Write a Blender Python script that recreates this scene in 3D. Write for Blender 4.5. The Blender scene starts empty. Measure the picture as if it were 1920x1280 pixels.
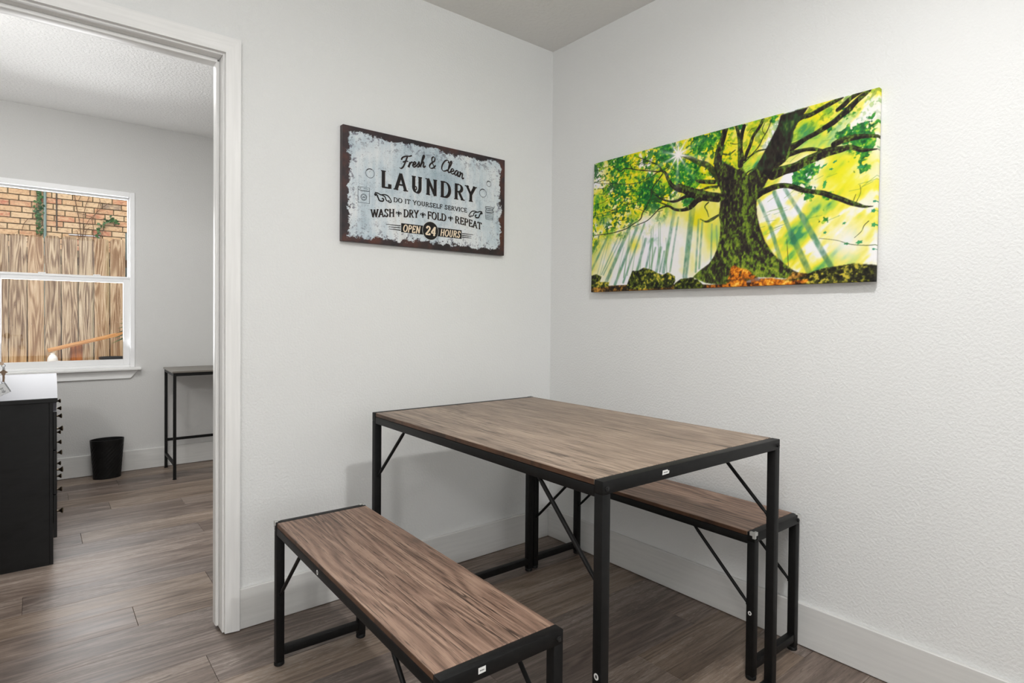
import bpy, bmesh, math, random
import numpy as np
from mathutils import Vector, Matrix
random.seed(7)
S = bpy.context.scene
COL = S.collection
R = math.radians

# ---------------------------------------------------------------- camera, world, lamps, exposure
cam = bpy.data.objects.new('camera', bpy.data.cameras.new('camera'))
COL.objects.link(cam)
ax_r, ax_u, ax_f = Vector((.7757, -.6311, .0091)), Vector((.0023, .0172, .9998)), Vector((.6312, .7755, -.0148))
cam.matrix_world = Matrix(((ax_r.x, ax_u.x, -ax_f.x, -1.9949), (ax_r.y, ax_u.y, -ax_f.y, -2.1741),
                           (ax_r.z, ax_u.z, -ax_f.z, 1.0889), (0, 0, 0, 1)))
cam.data.sensor_width = 36
cam.data.lens = 1102.25 / 1920 * 36
cam.data.shift_x = (960 - 966.48) / 1920
cam.data.shift_y = (612.37 - 640) / 1920
cam.data.clip_start = .02
S.camera = cam
S.view_settings.view_transform = 'Standard'
S.view_settings.look = 'None'
S.view_settings.gamma = 1
S.view_settings.use_curve_mapping = False
S.view_settings.exposure = -0.11

w = bpy.data.worlds.new('sky')
S.world = w
w.use_nodes = True
nt = w.node_tree
sky = nt.nodes.new('ShaderNodeTexSky')
sky.sky_type = 'NISHITA'
sky.sun_disc = False
sky.sun_elevation = R(50)
sky.sun_rotation = R(200)
sky.dust_density = 4
hs = nt.nodes.new('ShaderNodeHueSaturation')
hs.inputs['Saturation'].default_value = .3
nt.links.new(sky.outputs[0], hs.inputs['Color'])
nt.links.new(hs.outputs[0], nt.nodes['Background'].inputs['Color'])
nt.nodes['Background'].inputs['Strength'].default_value = .32

def lamp(name, loc, power, radius, color=(1, .965, .92)):
    d = bpy.data.lights.new(name, 'POINT')
    d.energy = power
    d.shadow_soft_size = radius
    d.color = color
    o = bpy.data.objects.new(name, d)
    o.location = loc
    COL.objects.link(o)
    return o
def panel(name, loc, rot, power, sx, sy, color=(1, .985, .96)):
    d = bpy.data.lights.new(name, 'AREA')
    d.shape = 'RECTANGLE'; d.size = sx; d.size_y = sy
    d.energy = power; d.color = color
    o = bpy.data.objects.new(name, d)
    o.location = loc; o.rotation_euler = rot
    COL.objects.link(o)
lamp('ceiling_lamp', (-1.10, -1.76, 2.29), 6.5, .05, (1, .995, .985))
panel('ceiling_lamp_bowl', (-1.10, -1.76, 2.26), (0, 0, 0), 18, .10, .10, (1, .995, .985))
panel('rear_fill_panel', (-1.9, -4.84, 1.35), (R(90), 0, 0), 36, 3.2, 2.0, (.98, .99, 1))  # added fill behind the camera; the rear wall has no window
lamp('rear_fill_lamp', (-2.95, -2.5, 2.15), 45, .12, (1, .995, .985))  # second fill added out of view to lift the dining room
lamp('far_room_fill_lamp', (-2.85, 1.05, 1.95), 24, .1, (1, .995, .985))  # added out of view to brighten the far ceiling and the jamb
panel('far_room_ceiling_light', (-1.75, 1.15, 2.40), (0, 0, 0), 17, .35, .35, (1, .995, .985))
panel('window_daylight', (-1.85, 2.84, 1.33), (R(-108), 0, 0), 30, .76, 1.2, (.97, .985, 1))

# ---------------------------------------------------------------- helpers
def tag(o, label=None, cat=None, group=None, kind=None):
    if label: o['label'] = label
    if cat: o['category'] = cat
    if group: o['group'] = group
    if kind: o['kind'] = kind
    return o

def thing(name, label, cat, loc=(0, 0, 0), rz=0, group=None, kind=None):
    o = bpy.data.objects.new(name, None)
    o.empty_display_size = .05
    COL.objects.link(o)
    o.location = loc
    o.rotation_euler = (0, 0, rz)
    return tag(o, label, cat, group, kind)

class MB:
    def __init__(s): s.bm = bmesh.new()
    def box(s, x0, x1, y0, y1, z0, z1, bev=0, seg=1):
        b = bmesh.new()
        vs = [b.verts.new((x, y, z)) for x in (x0, x1) for y in (y0, y1) for z in (z0, z1)]
        for f in ((0, 1, 3, 2), (4, 6, 7, 5), (0, 4, 5, 1), (2, 3, 7, 6), (0, 2, 6, 4), (1, 5, 7, 3)):
            b.faces.new([vs[i] for i in f])
        if bev:
            bmesh.ops.bevel(b, geom=b.edges[:], offset=bev, segments=seg, affect='EDGES', profile=.5)
        return s.merge(b)
    def merge(s, b, mat=None):
        if mat is not None: b.transform(mat)
        bmesh.ops.recalc_face_normals(b, faces=b.faces[:])
        m = bpy.data.meshes.new('tmp'); b.to_mesh(m); b.free()
        s.bm.from_mesh(m); bpy.data.meshes.remove(m)
        return s
    def tube(s, pts, r, n=10, caps=True):
        pts = [Vector(p) for p in pts]
        rr = r if isinstance(r, (list, tuple)) else [r] * len(pts)
        b = bmesh.new(); rings = []
        up = None
        for i, p in enumerate(pts):
            d = (pts[min(i + 1, len(pts) - 1)] - pts[max(i - 1, 0)]).normalized()
            if up is None:
                up = Vector((0, 0, 1)) if abs(d.z) < .9 else Vector((1, 0, 0))
            a = d.cross(up).normalized(); c = a.cross(d).normalized(); up = c
            rings.append([b.verts.new(p + (a * math.cos(t) + c * math.sin(t)) * rr[i]) for t in [2 * math.pi * k / n for k in range(n)]])
        for r0, r1 in zip(rings, rings[1:]):
            for k in range(n): b.faces.new((r0[k], r0[(k + 1) % n], r1[(k + 1) % n], r1[k]))
        if caps:
            b.faces.new(rings[0][::-1]); b.faces.new(rings[-1])
        return s.merge(b)
    def lathe(s, prof, n=24, loc=(0, 0, 0), mat=None):
        b = bmesh.new(); rings = []
        for r, z in prof:
            rings.append([b.verts.new((r * math.cos(2 * math.pi * k / n), r * math.sin(2 * math.pi * k / n), z)) for k in range(n)])
        for r0, r1 in zip(rings, rings[1:]):
            for k in range(n): b.faces.new((r0[k], r0[(k + 1) % n], r1[(k + 1) % n], r1[k]))
        if prof[0][0] > 1e-6: b.faces.new(rings[0][::-1])
        if prof[-1][0] > 1e-6: b.faces.new(rings[-1])
        bmesh.ops.remove_doubles(b, verts=b.verts[:], dist=1e-7)
        m = Matrix.Translation(loc)
        if mat is not None: m = m @ mat
        return s.merge(b, m)
    def prism(s, pts, h, mat):
        """outline (a,b) extruded along +c by h, then placed by mat"""
        b = bmesh.new()
        lo = [b.verts.new((p[0], p[1], 0)) for p in pts]; hi = [b.verts.new((p[0], p[1], h)) for p in pts]
        b.faces.new(lo[::-1]); b.faces.new(hi)
        for i in range(len(pts)):
            j = (i + 1) % len(pts); b.faces.new((lo[i], lo[j], hi[j], hi[i]))
        return s.merge(b, mat)
    def face(s, pts):
        s.bm.faces.new([s.bm.verts.new(p) for p in pts]); return s
    def build(s, name, mat, parent=None, smooth=None, loc=None, rot=None):
        me = bpy.data.meshes.new(name)
        s.bm.to_mesh(me); s.bm.free()
        me.materials.append(mat)
        if smooth is not None:
            me.shade_smooth()
            me.set_sharp_from_angle(angle=R(smooth))
        o = bpy.data.objects.new(name, me)
        COL.objects.link(o)
        if parent: o.parent = parent
        if loc: o.location = loc
        if rot: o.rotation_euler = rot
        return o
def AX(a, b, c, o=(0, 0, 0)):
    a, b, c = Vector(a), Vector(b), Vector(c)
    return Matrix(((a.x, b.x, c.x, o[0]), (a.y, b.y, c.y, o[1]), (a.z, b.z, c.z, o[2]), (0, 0, 0, 1)))
XZ = lambda o: AX((1, 0, 0), (0, 0, 1), (0, -1, 0), o)       # outline in x,z ; extrudes towards -y

def lin(c):
    return tuple((x / 255 / 12.92 if x / 255 <= .04045 else ((x / 255 + .055) / 1.055) ** 2.4) for x in c) + (1,)

# ---------------------------------------------------------------- materials
class NT:
    def __init__(s, name, rough=.5, spec=.5, metal=0, base=None):
        s.m = bpy.data.materials.new(name); s.m.use_nodes = True
        s.t = s.m.node_tree; s.b = s.t.nodes['Principled BSDF']
        s.b.inputs['Roughness'].default_value = rough
        s.b.inputs['Specular IOR Level'].default_value = spec
        s.b.inputs['Metallic'].default_value = metal
        if base: s.b.inputs['Base Color'].default_value = base
        s.tc = s.t.nodes.new('ShaderNodeTexCoord')
    def n(s, typ, **kw):
        nd = s.t.nodes.new(typ)
        for k, v in kw.items(): setattr(nd, k, v)
        return nd
    def L(s, a, b): s.t.links.new(a, b)
    def co(s, scale=(1, 1, 1), src='Object', loc=None):
        mp = s.n('ShaderNodeMapping'); mp.inputs['Scale'].default_value = scale
        s.L(s.tc.outputs[src], mp.inputs['Vector'])
        if loc is not None: s.L(loc, mp.inputs['Location'])
        return mp.outputs[0]
    def noise(s, vec, scale, detail=3, rough=.5, dist=0, w=None):
        nd = s.n('ShaderNodeTexNoise'); nd.inputs['Scale'].default_value = scale
        nd.inputs['Detail'].default_value = detail; nd.inputs['Roughness'].default_value = rough
        nd.inputs['Distortion'].default_value = dist
        if w is not None:
            nd.noise_dimensions = '4D'; s.L(w, nd.inputs['W'])
        s.L(vec, nd.inputs['Vector'])
        return nd.outputs['Fac']
    def math(s, op, a, b=None, c=None, clamp=False):
        nd = s.n('ShaderNodeMath', operation=op, use_clamp=clamp)
        for i, v in enumerate((a, b, c)):
            if v is None: continue
            if isinstance(v, (int, float)): nd.inputs[i].default_value = v
            else: s.L(v, nd.inputs[i])
        return nd.outputs[0]
    def ramp(s, fac, stops, interp='LINEAR'):
        nd = s.n('ShaderNodeValToRGB'); cr = nd.color_ramp; cr.interpolation = interp
        while len(cr.elements) < len(stops): cr.elements.new(.5)
        for e, (p, c) in zip(cr.elements, stops):
            e.position = p; e.color = c if len(c) == 4 else lin(c)
        s.L(fac, nd.inputs[0])
        return nd.outputs[0]
    def mix(s, fac, a, b, mode='MIX'):
        nd = s.n('ShaderNodeMix', data_type='RGBA', blend_type=mode)
        if isinstance(fac, (int, float)): nd.inputs[0].default_value = fac
        else: s.L(fac, nd.inputs[0])
        for i, v in ((6, a), (7, b)):
            if isinstance(v, tuple): nd.inputs[i].default_value = v
            else: s.L(v, nd.inputs[i])
        return nd.outputs[2]
    def bump(s, h, strength=.3, dist=.002):
        nd = s.n('ShaderNodeBump'); nd.inputs['Strength'].default_value = strength
        nd.inputs['Distance'].default_value = dist
        s.L(h, nd.inputs['Height']); s.L(nd.outputs[0], s.b.inputs['Normal'])
    def color(s, c): s.L(c, s.b.inputs['Base Color'])
    def random(s): return s.n('ShaderNodeObjectInfo').outputs['Random']
    def sep(s, v):
        nd = s.n('ShaderNodeSeparateXYZ'); s.L(v, nd.inputs[0]); return nd.outputs
G = lambda v: (v, v, v, 1)

def m_wall(name, base, sc=125, st=.24):
    k = NT(name, .62, .25)
    c = k.co()
    h1 = k.noise(c, sc, 1, .5); h2 = k.noise(c, sc * 2.2, 1)
    k.bump(k.math('ADD', k.ramp(h1, [(.30, G(0)), (.70, G(1))], 'EASE'), k.math('MULTIPLY', h2, .6)), st, .0028)
    t = k.noise(c, 1.3, 2)
    k.color(k.ramp(t, [(.3, tuple(b * .975 for b in base[:3]) + (1,)), (.7, base)]))
    return k.m
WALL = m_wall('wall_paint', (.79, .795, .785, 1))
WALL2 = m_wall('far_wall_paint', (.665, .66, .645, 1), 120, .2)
CEIL = m_wall('ceiling_paint', (.80, .79, .77, 1), 60, .3)
CEIL2 = m_wall('far_ceiling_paint', (.90, .895, .88, 1), 70, .6)

def m_trim(name, base, axis=0, st=.15):
    k = NT(name, .42, .4)
    sc = [14, 160, 160]; sc = {0: (5, 90, 90), 1: (90, 5, 90), 2: (90, 90, 5)}[axis]
    n = k.noise(k.co(sc), 1, 3)
    k.color(k.ramp(n, [(.3, tuple(b * .93 for b in base[:3]) + (1,)), (.65, base)]))
    k.bump(n, st, .001)
    return k.m
TRIM = m_trim('trim_paint', (.88, .875, .86, 1), 2)
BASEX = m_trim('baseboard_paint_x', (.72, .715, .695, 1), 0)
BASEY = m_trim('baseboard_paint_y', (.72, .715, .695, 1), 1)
VINYL = NT('window_vinyl', .35, .5, base=(.86, .86, .86, 1)).m

def m_metal(name, v, rough=.42):
    k = NT(name, rough, .22)
    n = k.noise(k.co((1, 1, 1)), 60, 3)
    k.color(k.ramp(n, [(.3, (v * .8, v * .8, v * .82, 1)), (.75, (v * 1.35, v * 1.3, v * 1.28, 1))]))
    k.bump(k.noise(k.co(), 900, 1), .06, .0005)
    return k.m
STEEL = m_metal('black_powder_coat', .006, .5)
STEEL2 = m_metal('black_plastic_foot', .008, .5)
BOLT = m_metal('dark_bolt_steel', .02, .25)

def m_board(name, dark, mid, light, crack, seam=.117, seam_off=0.0, vary=1.0):
    """laminate with long oak grain running along local y"""
    k = NT(name, .46, .35)
    o = k.sep(k.tc.outputs['Object'])
    row = k.math('FLOOR', k.math('DIVIDE', k.math('ADD', o[0], seam_off), seam))
    cmb = k.n('ShaderNodeCombineXYZ'); k.L(k.math('MULTIPLY', row, .37), cmb.inputs[0]); k.L(k.math('MULTIPLY', row, 1.9), cmb.inputs[1])
    A = lambda sx, sy: k.co((sx, sy, 1), loc=cmb.outputs[0])
    big = k.noise(A(7, .8), 1, 4, .6, .6)
    ring = k.noise(A(5, .55), 1, 2, .5, .25)
    bands = k.math('MULTIPLY_ADD', k.math('SINE', k.math('MULTIPLY', ring, 150)), .5, .5)
    fine = k.noise(A(170, 6), 1, 4, .75)
    pore = k.noise(A(250, 9), 1, 3, .7)
    f = k.math('ADD', k.math('MULTIPLY', big, .46), k.math('ADD', k.math('MULTIPLY', bands, .10 * vary), k.math('MULTIPLY', fine, .48)))
    c = k.ramp(f, [(.36, dark), (.52, mid), (.68, light)])
    c = k.mix(k.ramp(pore, [(.54, G(0)), (.66, G(.75))]), c, lin(crack))
    cr = k.noise(A(22, .9), 1, 4, .7, .5)
    cm = k.math('ABSOLUTE', k.math('SUBTRACT', cr, .5))
    big2 = k.noise(A(4, 1.4), 1, 2)
    cm = k.math('MULTIPLY', k.ramp(cm, [(.0, G(1)), (.026, G(0))]), k.ramp(big2, [(.48, G(0)), (.58, G(.9))]))
    c = k.mix(cm, c, lin(crack))
    kn = k.n('ShaderNodeTexVoronoi'); kn.inputs['Scale'].default_value = 1
    k.L(A(6.0, 2.1), kn.inputs['Vector'])
    c = k.mix(k.ramp(kn.outputs['Distance'], [(.03, G(.8)), (.10, G(.25)), (.2, G(0))]), c, lin(crack))
    fr = k.math('FRACT', k.math('DIVIDE', k.math('ADD', o[0], seam_off), seam))
    sm = k.math('LESS_THAN', k.math('ABSOLUTE', k.math('SUBTRACT', fr, .5)), .5 - .0009 / seam)
    c = k.mix(k.math('MULTIPLY', k.math('SUBTRACT', 1, sm), .7), c, lin(crack))
    k.color(c)
    k.bump(k.math('ADD', fine, k.math('MULTIPLY', bands, .3)), .12, .0006)
    return k.m
TABLEWOOD = m_board('table_oak_laminate', (120, 102, 89), (154, 135, 119), (180, 159, 141), (66, 54, 46), .175, .09, .8)
BENCHWOOD = m_board('bench_oak_laminate', (98, 77, 65), (140, 113, 97), (168, 140, 121), (50, 39, 33), .097, .048, 1.5)
EDGEWOOD = m_board('board_edge', (60, 40, 28), (92, 64, 46), (120, 88, 66), (40, 27, 20), .5, .2)

def m_plank():
    k = NT('vinyl_plank', .42, .45)
    rnd = k.random()
    w_ = k.math('MULTIPLY', rnd, 40)
    A = lambda sx, sy: k.co((sx, sy, 1))
    big = k.noise(A(1.1, 9), 1, 4, .6, .5, w_)
    ring = k.noise(A(.75, 7), 1, 2, .5, .3, w_)
    bands = k.math('MULTIPLY_ADD', k.math('SINE', k.math('MULTIPLY', ring, 90)), .5, .5)
    fine = k.noise(A(7, 150), 1, 4, .75, 0, w_)
    pore = k.noise(A(30, 420), 1, 2, .6, 0, w_)
    f = k.math('ADD', k.math('MULTIPLY', big, .46), k.math('ADD', k.math('MULTIPLY', bands, .10), k.math('MULTIPLY', fine, .46)))
    c1 = k.ramp(f, [(.36, (86, 73, 65)), (.52, (124, 109, 99)), (.70, (162, 148, 137))])
    c2 = k.ramp(f, [(.36, (92, 77, 66)), (.52, (132, 115, 101)), (.70, (167, 151, 137))])
    c3 = k.ramp(f, [(.36, (78, 67, 61)), (.52, (115, 102, 94)), (.70, (154, 141, 133))])
    r1 = k.math('GREATER_THAN', rnd, .36); r2 = k.math('GREATER_THAN', rnd, .62)
    c = k.mix(r2, k.mix(r1, c1, c2), c3)
    white = k.math('MULTIPLY', k.ramp(pore, [(.56, G(0)), (.68, G(.75))]), k.ramp(ring, [(.47, G(0)), (.6, G(1))]))
    c = k.mix(white, c, lin((178, 168, 158)))
    dark = k.ramp(k.noise(A(24, 300), 1.3, 2, .6, 0, w_), [(.58, G(0)), (.72, G(.6))])
    c = k.mix(dark, c, lin((44, 35, 30)))
    k.color(c)
    k.bump(fine, .12, .0006)
    k.L(k.ramp(big, [(.3, G(.38)), (.7, G(.50))]), k.b.inputs['Roughness'])
    return k.m
PLANK = m_plank()
SUBFLOOR = NT('floor_joint', .8, .2, base=lin((40, 32, 27))).m
# ---------------------------------------------------------------- room shell
HC, D, WT = 2.413, 2.692, .12          # ceiling height, far wall distance, wall thickness
XL, YF = -3.75, -4.9                   # left and front limits of the rooms
OPL, OPR, OPH = -2.31, -1.489, 1.985   # rough opening of the doorway
def struct(mb, name, mat, label, cat, smooth=None):
    return tag(mb.build(name, mat, smooth=smooth), label, cat, kind='structure')

m = MB()
m.box(OPR, .12, 0, WT, 0, HC).box(XL, OPL, 0, WT, 0, HC).box(OPL, OPR, 0, WT, OPH, HC)
struct(m, 'wall_left', WALL, 'off-white textured wall with the doorway and the laundry sign', 'wall')
struct(MB().box(0, .12, YF, 0, 0, HC), 'wall_right', WALL, 'off-white textured wall behind the tree canvas', 'wall')
struct(MB().box(XL, .12, YF - .12, YF, 0, HC), 'wall_front', WALL, 'off-white wall behind the camera', 'wall')
struct(MB().box(XL - .12, XL, YF - .12, D + WT, 0, HC), 'wall_side', WALL, 'off-white wall at the left end of both rooms', 'wall')
WX0, WX1, WZ0, WZ1 = -2.236, -1.464, .722, 1.935
m = MB().box(XL, WX0, D, D + WT, 0, HC).box(WX1, .12, D, D + WT, 0, HC).box(WX0, WX1, D, D + WT, 0, WZ0).box(WX0, WX1, D, D + WT, WZ1, HC)
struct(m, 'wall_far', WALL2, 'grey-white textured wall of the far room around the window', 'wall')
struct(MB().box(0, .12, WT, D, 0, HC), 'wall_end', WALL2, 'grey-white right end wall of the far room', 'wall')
struct(MB().box(XL - .12, .12, YF - .12, WT * .5, HC, HC + .12), 'ceiling', CEIL, 'flat pale grey ceiling above the dining corner', 'ceiling')
struct(MB().box(XL - .12, .12, WT * .5, D + WT, HC, HC + .12), 'ceiling_far', CEIL2, 'white stippled ceiling of the far room', 'ceiling')

# floor: joint bed with every vinyl plank a part
fl = MB().box(XL, .05, -2.7, D + .05, -.06, -.0045).box(XL, .05, YF, -2.7, -.06, 0)
floor = struct(fl, 'floor', SUBFLOOR, 'grey-brown wood-look vinyl plank floor running through both rooms', 'floor')
floor.data.materials.append(PLANK)
PW, PL, P0 = .1718, 1.2195, .066
joint = {1: -1.722, 7: -1.83, 10: -1.675, 9: -1.335, -2: -1.577, 3: -2.04, 5: -1.05, -1: -.9}
cache = {}
rows = range(int((-2.7 - P0) / PW) , int((D - P0) / PW) + 1)
last = .4
rf = random.Random(11)
for k in rows:
    y0 = P0 + k * PW
    y1 = min(y0 + PW, D + .04)
    if k in joint: j = joint[k]
    else:
        j = last + rf.uniform(.25, .95)
    last = j
    x = j - PL * math.ceil((j - XL) / PL)
    while x < .04:
        a, b = max(x, XL), min(x + PL, .045)
        if b - a > .02:
            key = (round(b - a, 3), round(y1 - y0, 3))
            if key not in cache:
                hx, hy = (b - a) / 2 - .0005, (y1 - y0) / 2 - .0004
                p = MB().box(-hx, hx, -hy, hy, -.004, 0, .0007).build('plank', PLANK, floor)
                cache[key] = p
            else:
                p = cache[key].copy(); COL.objects.link(p)
            p.location = ((a + b) / 2, (y0 + y1) / 2, 0)
        x += PL

# baseboards
BB, BT = .142, .014
def base_x(name, x0, x1, y, sgn, label):
    struct(MB().box(x0, x1, min(y, y + sgn * BT), max(y, y + sgn * BT), .002, BB, .002), name, BASEX, label, 'baseboard')
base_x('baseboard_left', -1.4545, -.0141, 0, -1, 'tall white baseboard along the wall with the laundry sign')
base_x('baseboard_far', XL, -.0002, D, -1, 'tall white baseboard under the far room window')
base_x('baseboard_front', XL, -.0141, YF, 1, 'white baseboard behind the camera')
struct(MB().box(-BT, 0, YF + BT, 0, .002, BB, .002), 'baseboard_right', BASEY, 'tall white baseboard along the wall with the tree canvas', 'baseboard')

# doorway: casing on the dining side, jamb with stop, open door leaf
t = thing('trim_1', 'white painted flat casing around the doorway', 'trim', (OPR, 0, 0), kind='structure')
def part_abs(mb, name, mat, root, smooth=None):
    o = mb.build(name, mat, root, smooth)
    o.matrix_parent_inverse = Matrix.Translation(root.location).inverted() if root.rotation_euler.z == 0 else root.matrix_basis.inverted()
    return o
CX0, CX1 = -1.5015, -1.4545
TRIMX = m_trim('trim_paint_x', (.88, .875, .86, 1), 0)
def prism_xz(pts, y0, th): return MB().prism(pts, th, XZ((0, y0, 0)))
CH0, CH1 = 1.9705, 2.0235
lo, lr = OPL + .018 - .006, OPL + .018 - .053
part_abs(prism_xz([(CX0, .006), (CX1, .002), (CX1, CH1), (CX0, CH0)], 0, .018), 'casing', TRIM, t)
part_abs(prism_xz([(lr, .004), (lo, .004), (lo, CH0), (lr, CH1)], 0, .018), 'casing', TRIM, t)
part_abs(prism_xz([(lo, CH0), (CX0, CH0), (CX1, CH1), (lr, CH1)], 0, .0182), 'casing', TRIMX, t)
d = thing('door_1', 'white painted door jamb and stop of the open doorway', 'door frame', (OPR, 0, 0), kind='structure')
JX = -1.507
part_abs(MB().box(JX, OPR + .0005, -.002, WT + .002, .004, OPH, .0015), 'jamb', TRIM, d)
part_abs(MB().box(OPL, OPL + .018, -.002, WT + .002, .004, OPH, .0015), 'jamb', TRIM, d)
part_abs(MB().box(OPL + .018, JX, -.002, WT + .002, OPH - .020, OPH, .0015), 'jamb', TRIMX, d)
part_abs(MB().box(JX - .012, JX, .040, .082, .012, OPH - .020, .004, 3), 'stop', TRIM, d, 40)
part_abs(MB().box(OPL + .018, OPL + .030, .040, .082, .012, OPH - .020, .004, 3), 'stop', TRIM, d, 40)
part_abs(MB().box(OPL + .018, JX, .040, .082, OPH - .033, OPH - .0195, .004, 3), 'stop', TRIMX, d, 40)
BRASS = NT('aged_brass', .35, .5, 1, lin((150, 128, 100))).m
HOLE = NT('bolt_hole', .9, 0, base=(.01, .01, .01, 1)).m
part_abs(MB().lathe([(0, 0), (.0055, 0), (.0055, .001), (0, .001)], 12, (JX - .0003, .105, .985), AX((0, 1, 0), (0, 0, 1.9), (-1, 0, 0))), 'latch_hole', HOLE, d)
leaf = part_abs(MB().box(OPL + .018, OPL + .053, WT + .006, WT + .80, .012, OPH - .03, .002), 'door_leaf', TRIM, d)
kx = OPL + .053
kn = part_abs(MB().lathe([(0, 0), (.030, 0), (.030, .006), (.012, .012), (.011, .035), (.024, .050), (.026, .062), (.022, .075), (.010, .080), (0, .080)], 24, (kx, .85, .8945), AX((0, 1, 0), (0, 0, 1), (1, 0, 0))), 'knob', BRASS, d, 35)
kn.parent = leaf
kn.matrix_parent_inverse = Matrix.Identity(4)      # the leaf already carries world coordinates

# window
wn = thing('window_1', 'white vinyl single-hung window of the far room looking onto a fence', 'window', (-1.85, D, WZ0), kind='structure')
def wp(mb, name, mat=VINYL, smooth=None): return part_abs(mb, name, mat, wn, smooth)
def ring(x0, x1, z0, z1, wx, wt, wb, y0, y1, bev=.002):
    return MB().box(x0, x0 + wx, y0, y1, z0, z1, bev).box(x1 - wx, x1, y0, y1, z0, z1, bev) \
        .box(x0 + wx, x1 - wx, y0, y1, z1 - wt, z1, bev).box(x0 + wx, x1 - wx, y0, y1, z0, z0 + wb, bev)
wp(ring(WX0, WX1, WZ0, WZ1, .030, .034, .018, D - .006, D + .085, .003), 'frame')
fx0, fx1 = WX0 + .030, WX1 - .030
wp(ring(fx0, fx1, 1.31, WZ1 - .034, .008, .012, .030, D + .048, D + .074), 'upper_sash')
ls = wp(ring(fx0, fx1, WZ0 + .018, 1.345, .037, .038, .038, D + .008, D + .040), 'lower_sash')
wp(MB().box(fx0, fx1, D + .000, D + .042, 1.335, 1.349, .002), 'meeting_rail')
for lx in (-1.99, -1.70): wp(MB().box(lx, lx + .04, D - .0, D + .020, 1.3485, 1.357, .002), 'sash_lock')
g = NT('window_glass')
tr = g.n('ShaderNodeBsdfTransparent'); gl = g.n('ShaderNodeBsdfGlossy'); gl.inputs['Roughness'].default_value = .02
fr = g.n('ShaderNodeFresnel'); fr.inputs['IOR'].default_value = 1.35
mx = g.n('ShaderNodeMixShader'); g.L(fr.outputs[0], mx.inputs[0]); g.L(tr.outputs[0], mx.inputs[1]); g.L(gl.outputs[0], mx.inputs[2])
g.L(mx.outputs[0], g.t.nodes['Material Output'].inputs['Surface'])
GLASS = g.m
wp(MB().box(fx0 + .006, fx1 - .006, D + .060, D + .063, 1.33, WZ1 - .044), 'pane', GLASS)
wp(MB().box(fx0 + .035, fx1 - .035, D + .022, D + .025, .77, 1.31), 'pane', GLASS)
wp(MB().box(WX0 - .04, -1.431, D - .045, D + .01, WZ0 - .018, WZ0, .004, 2), 'sill', TRIMX, 40)
ap = MB().prism([(WX0 - .03, .704), (-1.445, .704), (-1.492, .648), (WX0 + .02, .648)], .012, XZ((0, D - .0005, 0)))
wp(ap, 'apron', TRIMX)
# ---------------------------------------------------------------- dining table and benches
CLEAR = NT('clear_plastic_guard', .25, .6, base=(.80, .80, .77, 1))
tb = CLEAR.n('ShaderNodeBsdfTransparent'); mxs = CLEAR.n('ShaderNodeMixShader'); mxs.inputs[0].default_value = .62
CLEAR.L(tb.outputs[0], mxs.inputs[1]); CLEAR.L(CLEAR.b.outputs[0], mxs.inputs[2])
CLEAR.L(mxs.outputs[0], CLEAR.t.nodes['Material Output'].inputs['Surface'])
CLEAR = CLEAR.m
STICK = NT('white_sticker', .5, .3, base=(.78, .78, .76, 1)).m
INK = NT('grey_ink', .6, .2, base=(.07, .07, .07, 1)).m
T = .025     # steel tube

def frame_set(name, label, cat, cx, cy, rz, W, L, H, top_mat, board=.013, group=None):
    """steel framed table or bench, long side along local y"""
    t = thing(name, label, cat, (cx, cy, 0), rz, group)
    hx, hy = W / 2, L / 2
    MB().box(-hx + .002, hx - .002, -hy + T + .001, hy - T - .001, H - board, H + .0005, .0012).build('tabletop' if cat == 'table' else 'seat_board', top_mat, t)
    for ex in (-hx + .0012, hx - .0022):
        MB().box(ex, ex + .001, -hy + T + .002, hy - T - .002, H - board + .0005, H - .001).build('edge_band', EDGEWOOD, t)
    bz = .030
    for sy in (-1, 1):
        y0, y1 = (-hy, -hy + T) if sy < 0 else (hy - T, hy)
        e = MB().box(-hx, hx, y0, y1, H - T - .004, H, .0018, 2).build('end_bar', STEEL, t, 40)
        for sx in (-1, 1):
            MB().lathe([(0, .0045), (.0035, .0045), (.0035, .003), (.006, .003), (.006, 0), (0, 0)], 6, (sx * (hx - .0125), sy * hy, H - .0165), AX((1, 0, 0), (0, 0, 1), (0, sy, 0))).build('bolt', BOLT, e)
        MB().box(-hx + T, hx - T, y0 + .001, y1 - .001, bz, bz + T, .0018, 2).build('floor_bar', STEEL, t, 40)
        for sx in (-1, 1):
            x0, x1 = (-hx, -hx + T) if sx < 0 else (hx - T, hx)
            lg = MB().box(x0, x1, y0, y1, .010, H - T - .0035, .0022, 2).build('leg', STEEL, t, 40)
            MB().lathe([(0, 0), (.0135, 0), (.0155, .002), (.0155, .009), (.0135, .012), (0, .012)], 20, ((x0 + x1) / 2, (y0 + y1) / 2, 0)).build('foot', STEEL2, lg, 40)
            # brace: round rod with flattened ends from the leg to the side rail
            xx = (x0 + x1) / 2
            ya, za, yb, zb = sy * (hy - T - .002), H - .222, sy * (hy - .222), H - board - T + .004
            dy, dz = (yb - ya), (zb - za)
            P = lambda f: (xx, ya + dy * f, za + dz * f)
            MB().tube([P(-.02), P(.05), P(.10), P(.90), P(.95), P(1.0)], [.0045, .0045, .0054, .0054, .0045, .0045], 10) \
                .lathe([(0, .003), (.005, .003), (.006, 0), (0, 0)], 8, (xx, ya - sy * .0002, za - .002), AX((1, 0, 0), (0, 0, 1), (0, -sy, 0))).build('brace', STEEL, t, 40)
    for sx in (-1, 1):
        x0, x1 = (-hx, -hx + T) if sx < 0 else (hx - T, hx)
        MB().box(x0 + .0005, x1 - .0005, -hy + T, hy - T, H - board - T, H - board - .0008, .0018, 2).build('side_rail', STEEL, t, 40)
    return t, hx, hy, H

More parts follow.
